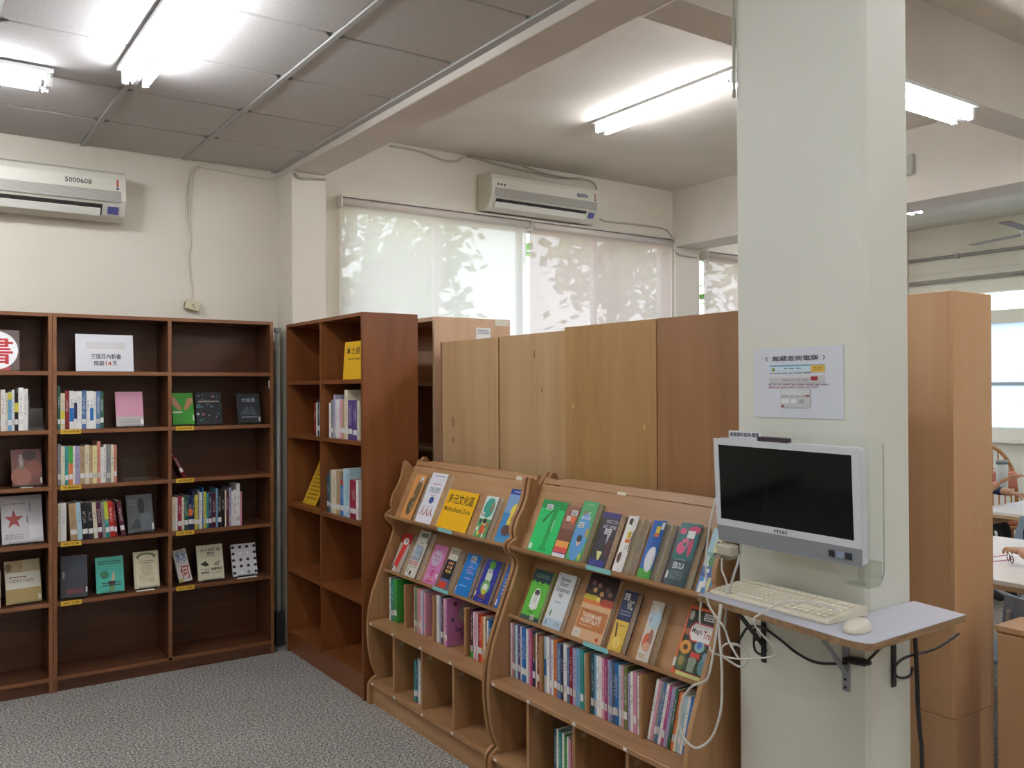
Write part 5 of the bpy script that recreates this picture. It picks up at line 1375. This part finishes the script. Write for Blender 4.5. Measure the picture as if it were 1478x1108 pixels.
# ------------------------------------------------------------------ wooden cabinets on the right
c_ = thing('tall_cabinet', 'tall narrow beech cabinet standing behind the column', 'cabinet', (3.5, 1.906, 0))
CW, CD, CH = .305, .80, 2.07
part(c_, 'side_panel', MB().box(0, CW, 0, .02, .335, CH), M_BEECH, .001)
part(c_, 'front_panel', MB().box(0, .02, .0205, CD, .335, CH), M_BEECH, .001)
part(c_, 'back_panel', MB().box(CW - .02, CW, .0205, CD, .335, CH), M_BEECH, .001)
part(c_, 'top_panel', MB().box(.0205, CW - .0205, .0205, CD, CH - .022, CH - .002), M_BEECH, .001)
part(c_, 'base_unit', MB().box(.002, CW - .002, .002, CD, 0, .332), M_BEECH, .0015)
l_ = thing('low_cabinet', 'low beech cabinet at the edge of the reading room', 'cabinet', (3.52, .70, 0))
part(l_, 'worktop', MB().box(-.01, .20, 0, 1.055, .728, .75), M_BEECH, .0015)
part(l_, 'body', MB().box(0, .19, .004, 1.05, .06, .7275), M_BEECH, .001)
part(l_, 'plinth', MB().box(.02, .18, .02, 1.03, 0, .0598), plain('#5a4a3c'))
for y_ in (.01, .53):
    d_ = part(l_, 'door', MB().box(-.016, -.0005, y_, y_ + .512, .07, .72), M_BEECH, .0015)
    part(d_, 'handle', MB().tube([(-.016, y_ + .25, .6), (-.035, y_ + .25, .6), (-.035, y_ + .25, .5), (-.016, y_ + .25, .5)], .005, 6), M_ALU)

# ------------------------------------------------------------------ the reading room beyond


def table(label, x0, x1, y0, y1, top_c, leg_c, h=.74):
    t = thing('reading_table', label, 'table', (x0, y0, 0), group='reading room tables')
    w, d = x1 - x0, y1 - y0
    part(t, 'table_top', MB().box(0, w, 0, d, h - .025, h), plain(top_c, 0.4), .003)
    part(t, 'top_edge', MB().box(-.004, w + .004, -.004, d + .004, h - .045, h - .0255), plain(leg_c, 0.5))
    for x_ in (.05, w - .11):
        for y_ in (.05, d - .11): part(t, 'leg', MB().box(x_, x_ + .06, y_, y_ + .06, 0, h - .0455), plain(leg_c, 0.5), .002)
    for y_ in (.07, d - .09): part(t, 'apron', MB().box(.1105, w - .1105, y_, y_ + .02, h - .12, h - .0455), plain(leg_c, 0.5))
    return t


table('white topped reading table nearest the low beech cabinet', 4.38, 5.66, 1.12, 3.0, '#e6ddd0', '#a88258')
table('white topped reading table with a bottle standing on it', 6.75, 8.15, 2.0, 3.55, '#e8e2d6', '#b89468')


def chair(label, x, y, rz, c):
    t = thing('plastic_chair', label, 'chair', (x, y, 0), (0, 0, rz), 'plastic reading chairs')
    m_ = plain(c, 0.5)
    part(t, 'seat', MB().box(-.22, .22, -.21, .21, .43, .45), m_, .008)
    bk = MB(); n = 8; vs = []
    for i in range(n + 1):
        u = -1 + 2 * i / n
        for z, yy, wd in ((.52, .20, .20), (.66, .235, .215), (.80, .26, .19)):
            for o_ in (0, .014): vs.append((u * wd, yy - .05 * (u * u) + .05 * 0 + o_, z))
    fs = []
    for i in range(n):
        a, b_ = 6 * i, 6 * i + 6
        for k in (0, 2): fs += [(a + k, b_ + k, b_ + k + 2, a + k + 2), (a + k + 1, a + k + 3, b_ + k + 3, b_ + k + 1)]
        fs += [(a, a + 1, b_ + 1, b_), (a + 4, b_ + 4, b_ + 5, a + 5)]
    for a in (0, 6 * n): fs += [(a, a + 2, a + 3, a + 1), (a + 2, a + 4, a + 5, a + 3)]
    bk.add(vs, fs); part(t, 'backrest', bk, m_, smooth=False)
    for sx in (-1, 1):
        part(t, 'leg', MB().tube([(sx * .18, -.17, .43), (sx * .21, -.2, 0)], .011, 8), M_ALU)
        part(t, 'leg', MB().tube([(sx * .18, .17, .43), (sx * .21, .22, 0)], .011, 8), M_ALU)
        part(t, 'back_post', MB().tube([(sx * .17, .18, .43), (sx * .18, .225, .56), (sx * .16, .25, .74)], .010, 8), M_ALU)
    return t


chair('blue grey plastic chair pushed under the table beside the low cabinet', 4.19, 2.23, R(90), '#7c8a9a')
chair('blue grey plastic chair between the two reading tables', 6.02, 2.75, R(-90), '#7f8f9e')
chair('blue grey plastic chair carrying the person in black', 4.07, 1.69, R(90), '#7c8a9a')
chair('blue grey plastic chair carrying the person in navy', 7.15, 3.99, 0, '#7f8f9e')
# rattan chair
ra = thing('rattan_armchair', 'round-backed rattan armchair with a salmon cushion by the far window', 'chair', (8.35, 4.12, 0), (0, 0, R(-35)))
RT = plain('#b8824c', 0.5)
arc = [(.28 * math.cos(R(a)), .22 + .03 * math.sin(R(a)), .70 + .42 * math.sin(R(a))) for a in range(0, 181, 15)]
part(ra, 'back_hoop', MB().tube([(.28, .2, .42)] + arc + [(-.28, .2, .42)], .018, 8), RT, smooth=True)
for k in range(-4, 5):
    x_ = k * .058; zt = .70 + .42 * math.sqrt(max(0, 1 - (x_ / .28) ** 2)) - .01
    part(ra, 'back_cane', MB().tube([(x_, .215, .46), (x_, .235, zt)], .007, 6), RT)
for z_ in (.78, .90): part(ra, 'cross_cane', MB().tube([(-.26, .226, z_), (.26, .226, z_)], .006, 6), RT)
part(ra, 'seat_ring', MB().tube([(.29 * math.cos(R(a)), .27 * math.sin(R(a)) - .04, .42) for a in range(0, 361, 20)], .018, 8), RT)
part(ra, 'cushion', MB().lathe([(.24, .43), (.26, .45), (.26, .49), (.23, .51)], 20, (0, -.04)), plain('#c8826c', 0.8), smooth=True)
part(ra, 'head_cushion', MB().box(-.25, .25, .13, .205, .72, .88), plain('#c4806a', 0.8), .02)
for sx, sy in ((-1, -1), (1, -1), (-1, 1), (1, 1)): part(ra, 'leg', MB().tube([(sx * .2, sy * .19 - .03, .41), (sx * .23, sy * .21 - .03, 0)], .016, 8), RT)
# bottle on the far table
Bp = on(1467, 707, 'z', .741)
bo = thing('drinks_bottle', 'pale drinks tumbler with a grey lid on the far reading table', 'bottle', (min(max(float(Bp[0]), 6.85), 8.05), float(Bp[1]), .7405))
part(bo, 'body', MB().lathe([(.042, 0), (.046, .01), (.048, .24), (.045, .25)], 18), plain('#d8dcd8', 0.3), smooth=True)
part(bo, 'lid', MB().lathe([(.049, .2505), (.049, .275), (.045, .285), (.01, .287)], 18), plain('#8a9096', 0.4), smooth=True)
# folded glasses on the near table
Gp = on(1458, 811, 'z', .742)
gl = thing('spectacles', 'dark folded spectacles with pink arms on the near reading table', 'glasses', (float(Gp[0]), float(Gp[1]), .7412), (0, 0, R(40)))
for sx in (-1, 1):
    part(gl, 'rim', MB().tube([(sx * .033 + .026 * math.cos(R(a)), 0, .022 + .02 * math.sin(R(a))) for a in range(0, 361, 30)], .0025, 6), plain('#3a2a34', 0.3))
    part(gl, 'arm', MB().tube([(sx * .062, 0, .028), (sx * .058, .06, .016), (sx * .045, .12, .006)], .0025, 6), plain('#b04a78', 0.4))
part(gl, 'bridge', MB().tube([(-.008, 0, .026), (.008, 0, .026)], .002, 6), plain('#3a2a34', 0.3))

# far ceiling fan and conduits
fx = thing('ceiling_fan', 'grey brown ceiling fan over the far reading table', 'ceiling fan', (8.0, 3.62, ZR))
part(fx, 'rod', MB().tube([(0, 0, 0), (0, 0, -.42)], .012, 8), plain('#8a8680', 0.4))
part(fx, 'canopy', MB().lathe([(.06, -.0005), (.055, -.03), (.02, -.05)], 14), plain('#c8c4ba', 0.4))
part(fx, 'motor', MB().lathe([(.04, -.54), (.11, -.52), (.12, -.46), (.06, -.42)], 18), plain('#8a8680', 0.4), smooth=True)
for a in (72, 186, 304):
    q = MB(); q.add([(x_, y_, z_) for z_ in (-.492, -.486) for x_, y_ in ((.1, -.03), (.2, -.045), (.69, -.048), (.72, 0), (.69, .048), (.2, .045), (.1, .03))], [tuple(range(7))[::-1], tuple(range(7, 14))] + [(i, (i + 1) % 7, 7 + (i + 1) % 7, 7 + i) for i in range(7)])
    part(fx, 'blade', q, plain('#75685e', 0.7), rot=(0, 0, R(a)))
for (a, b_), r_, lab in (((1314, 1478), .02, 'thin grey conduit high on the far wall'), ):
    za = float(on(1314, 378, 'x', XF - .03)[2]); zb = float(on(1478, 356, 'x', XF - .03)[2]); zz = (za + zb) / 2
    cd = thing('wall_conduit', lab, 'pipe', (XF - .03, 0, zz)); part(cd, 'pipe', MB().tube([(0, -2, 0), (0, 5.78, 0)], .018, 8), plain('#8f8a86', 0.5))
    for y_ in (2.0, 3.6, 5.2): part(cd, 'clip', MB().box(-.02, .029, y_, y_ + .03, -.024, .024), plain('#a8a29a'))
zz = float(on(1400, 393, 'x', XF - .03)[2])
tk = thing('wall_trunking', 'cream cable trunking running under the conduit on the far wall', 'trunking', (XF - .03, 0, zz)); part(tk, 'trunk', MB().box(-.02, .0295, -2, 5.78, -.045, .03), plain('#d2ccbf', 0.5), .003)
part(tk, 'lower_pipe', MB().tube([(-.005, -2, -.075), (-.005, 5.78, -.075)], .012, 8), plain('#8f8a86', 0.5))  # thin grey line under the trunking, drawn as a tube
sw = thing('wall_box', 'small white box on the beam beyond the column', 'box', (5.84, 3.485, 3.24)); part(sw, 'case', MB().box(-.04, -.0005, -.04, .04, -.07, .07), plain('#c8c8c0', 0.5), .004); part(sw, 'lid', MB().box(-.044, -.0405, -.034, .034, -.064, .064), plain('#b4b4ae', 0.5))

# ------------------------------------------------------------------ people at the reading tables


def person(label, loc, rz, joints, shirt, trousers, hair, skin='#c09070'):
    """seated figure facing local -y; one continuous skinned body with clothing regions by material"""
    root = thing('person', label, 'person', loc, (0, 0, rz), 'readers at the tables')
    J = dict(pelvis=((0, 0, .50), .115), waist=((0, 0, .66), .135), chest=((0, -.02, .88), .15), neck0=((0, -.03, 1.02), .065), neck=((0, -.045, 1.08), .052),
             head0=((0, -.06, 1.17), .078), head=((0, -.065, 1.25), .085), crown=((0, -.06, 1.31), .06))
    E_ = [('pelvis', 'waist'), ('waist', 'chest'), ('chest', 'neck0'), ('neck0', 'neck'), ('neck', 'head0'), ('head0', 'head'), ('head', 'crown')]
    for s, nm in ((-1, 'r'), (1, 'l')):
        J['sh' + nm] = ((s * .17, -.02, .97), .062); J['hip' + nm] = ((s * .10, -.03, .49), .095); J['kn' + nm] = ((s * .13, -.43, .50), .062); J['an' + nm] = ((s * .13, -.40, .01), .042); J['to' + nm] = ((s * .14, -.55, -.034), .032)
        el, wr = joints[nm]
        J['el' + nm] = (el, .042); J['wr' + nm] = (wr, .028)
        E_ += [('chest', 'sh' + nm), ('sh' + nm, 'el' + nm), ('el' + nm, 'wr' + nm), ('pelvis', 'hip' + nm), ('hip' + nm, 'kn' + nm), ('kn' + nm, 'an' + nm), ('an' + nm, 'to' + nm)]
    names = list(J)
    me = bpy.data.meshes.new('body'); me.from_pydata([J[k][0] for k in names], [(names.index(a), names.index(b_)) for a, b_ in E_], [])
    o = link('body', me, root)
    md = o.modifiers.new('skin', 'SKIN'); md.use_smooth_shade = True
    for k, v in zip(names, me.skin_vertices[0].data):
        v.radius = (J[k][1], J[k][1]); v.use_root = (k == 'pelvis')
    sb = o.modifiers.new('sub', 'SUBSURF'); sb.levels = 2; sb.render_levels = 2
    dg = bpy.context.evaluated_depsgraph_get()
    nm_ = bpy.data.meshes.new_from_object(o.evaluated_get(dg))
    for m_ in (plain(shirt, 0.85), plain(trousers, 0.85), plain(skin, 0.55), plain('#2a2624', 0.6)): nm_.materials.append(m_)
    wrists = [Vector(J['wr' + k][0]) for k in 'rl']
    for pl in nm_.polygons:
        c = pl.center
        if min((c - w_).length for w_ in wrists) < .13 or c.z > 1.035: i = 2
        elif c.z < .0: i = 3
        elif c.z < .57 and not any((c - Vector(J['el' + k][0])).length < .12 for k in 'rl'): i = 1
        else: i = 0
        pl.material_index = i; pl.use_smooth = True
    o.modifiers.clear(); o.data = nm_
    # hair, face
    hm = MB(); n = 16
    prof = [(.094, 1.15), (.102, 1.22), (.10, 1.29), (.075, 1.345), (.02, 1.365)]
    hm.lathe(prof, n, (0, -.045)); hh = part(root, 'hair', hm, plain(hair, 0.7), smooth=True)
    for sx in (-1, 1):
        part(root, 'eye', MB().lathe([(.002, 1.222), (.009, 1.226), (.009, 1.234), (.002, 1.238)], 8, (sx * .03, -.146)), plain('#2a1e1a'))
        part(root, 'ear', MB().lathe([(.004, 1.19), (.014, 1.205), (.014, 1.235), (.004, 1.25)], 8, (sx * .098, -.06)), plain(skin, .55))
    part(root, 'nose', MB().prism([(-.146, 1.235), (-.168, 1.195), (-.146, 1.187)], 'x', -.011, .011), plain(skin, .55), .003)
    part(root, 'mouth', MB().box(-.022, .022, -.147, -.143, 1.160, 1.167), plain('#8a4a44'))
    # hands: palm and five bent fingers
    for nm in 'rl':
        el, wr = (Vector(q) for q in joints[nm]); s = 1 if nm == 'l' else -1
        d = (wr - el).normalized(); side = d.cross(Vector((0, 0, 1))).normalized() if abs(d.z) < .9 else Vector((1, 0, 0)); up = side.cross(d)
        hb = MB(); c0 = wr + d * .01
        quad = [c0 - side * .025, c0 + side * .025, c0 + d * .085 + side * .04, c0 + d * .085 - side * .04]
        hb.add([q + up * .011 for q in quad] + [q - up * .011 for q in quad], [(0, 1, 2, 3), (7, 6, 5, 4), (0, 4, 5, 1), (1, 5, 6, 2), (2, 6, 7, 3), (3, 7, 4, 0)])
        for k, ln in enumerate((.062, .075, .08, .07)):
            b0 = c0 + d * .08 + side * (.033 - .022 * k)
            hb.tube([b0, b0 + d * ln * .5 - up * .003, b0 + d * ln * .85 - up * .018, b0 + d * ln - up * .035], [.009, .0085, .008, .006], 7)
        b0 = c0 + d * .02 + side * .03 * s
        hb.tube([b0, b0 + d * .03 + side * .022 * s, b0 + d * .062 + side * .03 * s], [.011, .0095, .007], 7)
        part(root, 'hand', hb, plain(skin, .55), smooth=True)
    return root


person('seated person in a navy top raising one hand at the far table', (7.15, 3.98, .07), 0, {'r': ((-.24, -.36, .74), (-.21, -.56, .87)), 'l': ((.26, -.26, .76), (.12, -.50, .76))}, '#2c3c5c', '#3a3c44', '#1e1a18')
person('seated person in black resting a hand on the near table', (4.06, 1.69, .07), R(90), {'r': ((-.25, -.28, .76), (-.2, -.50, .76)), 'l': ((.27, -.40, .76), (.53, -.66, .76))}, '#1e1e22', '#7c92b4', '#1a1614')
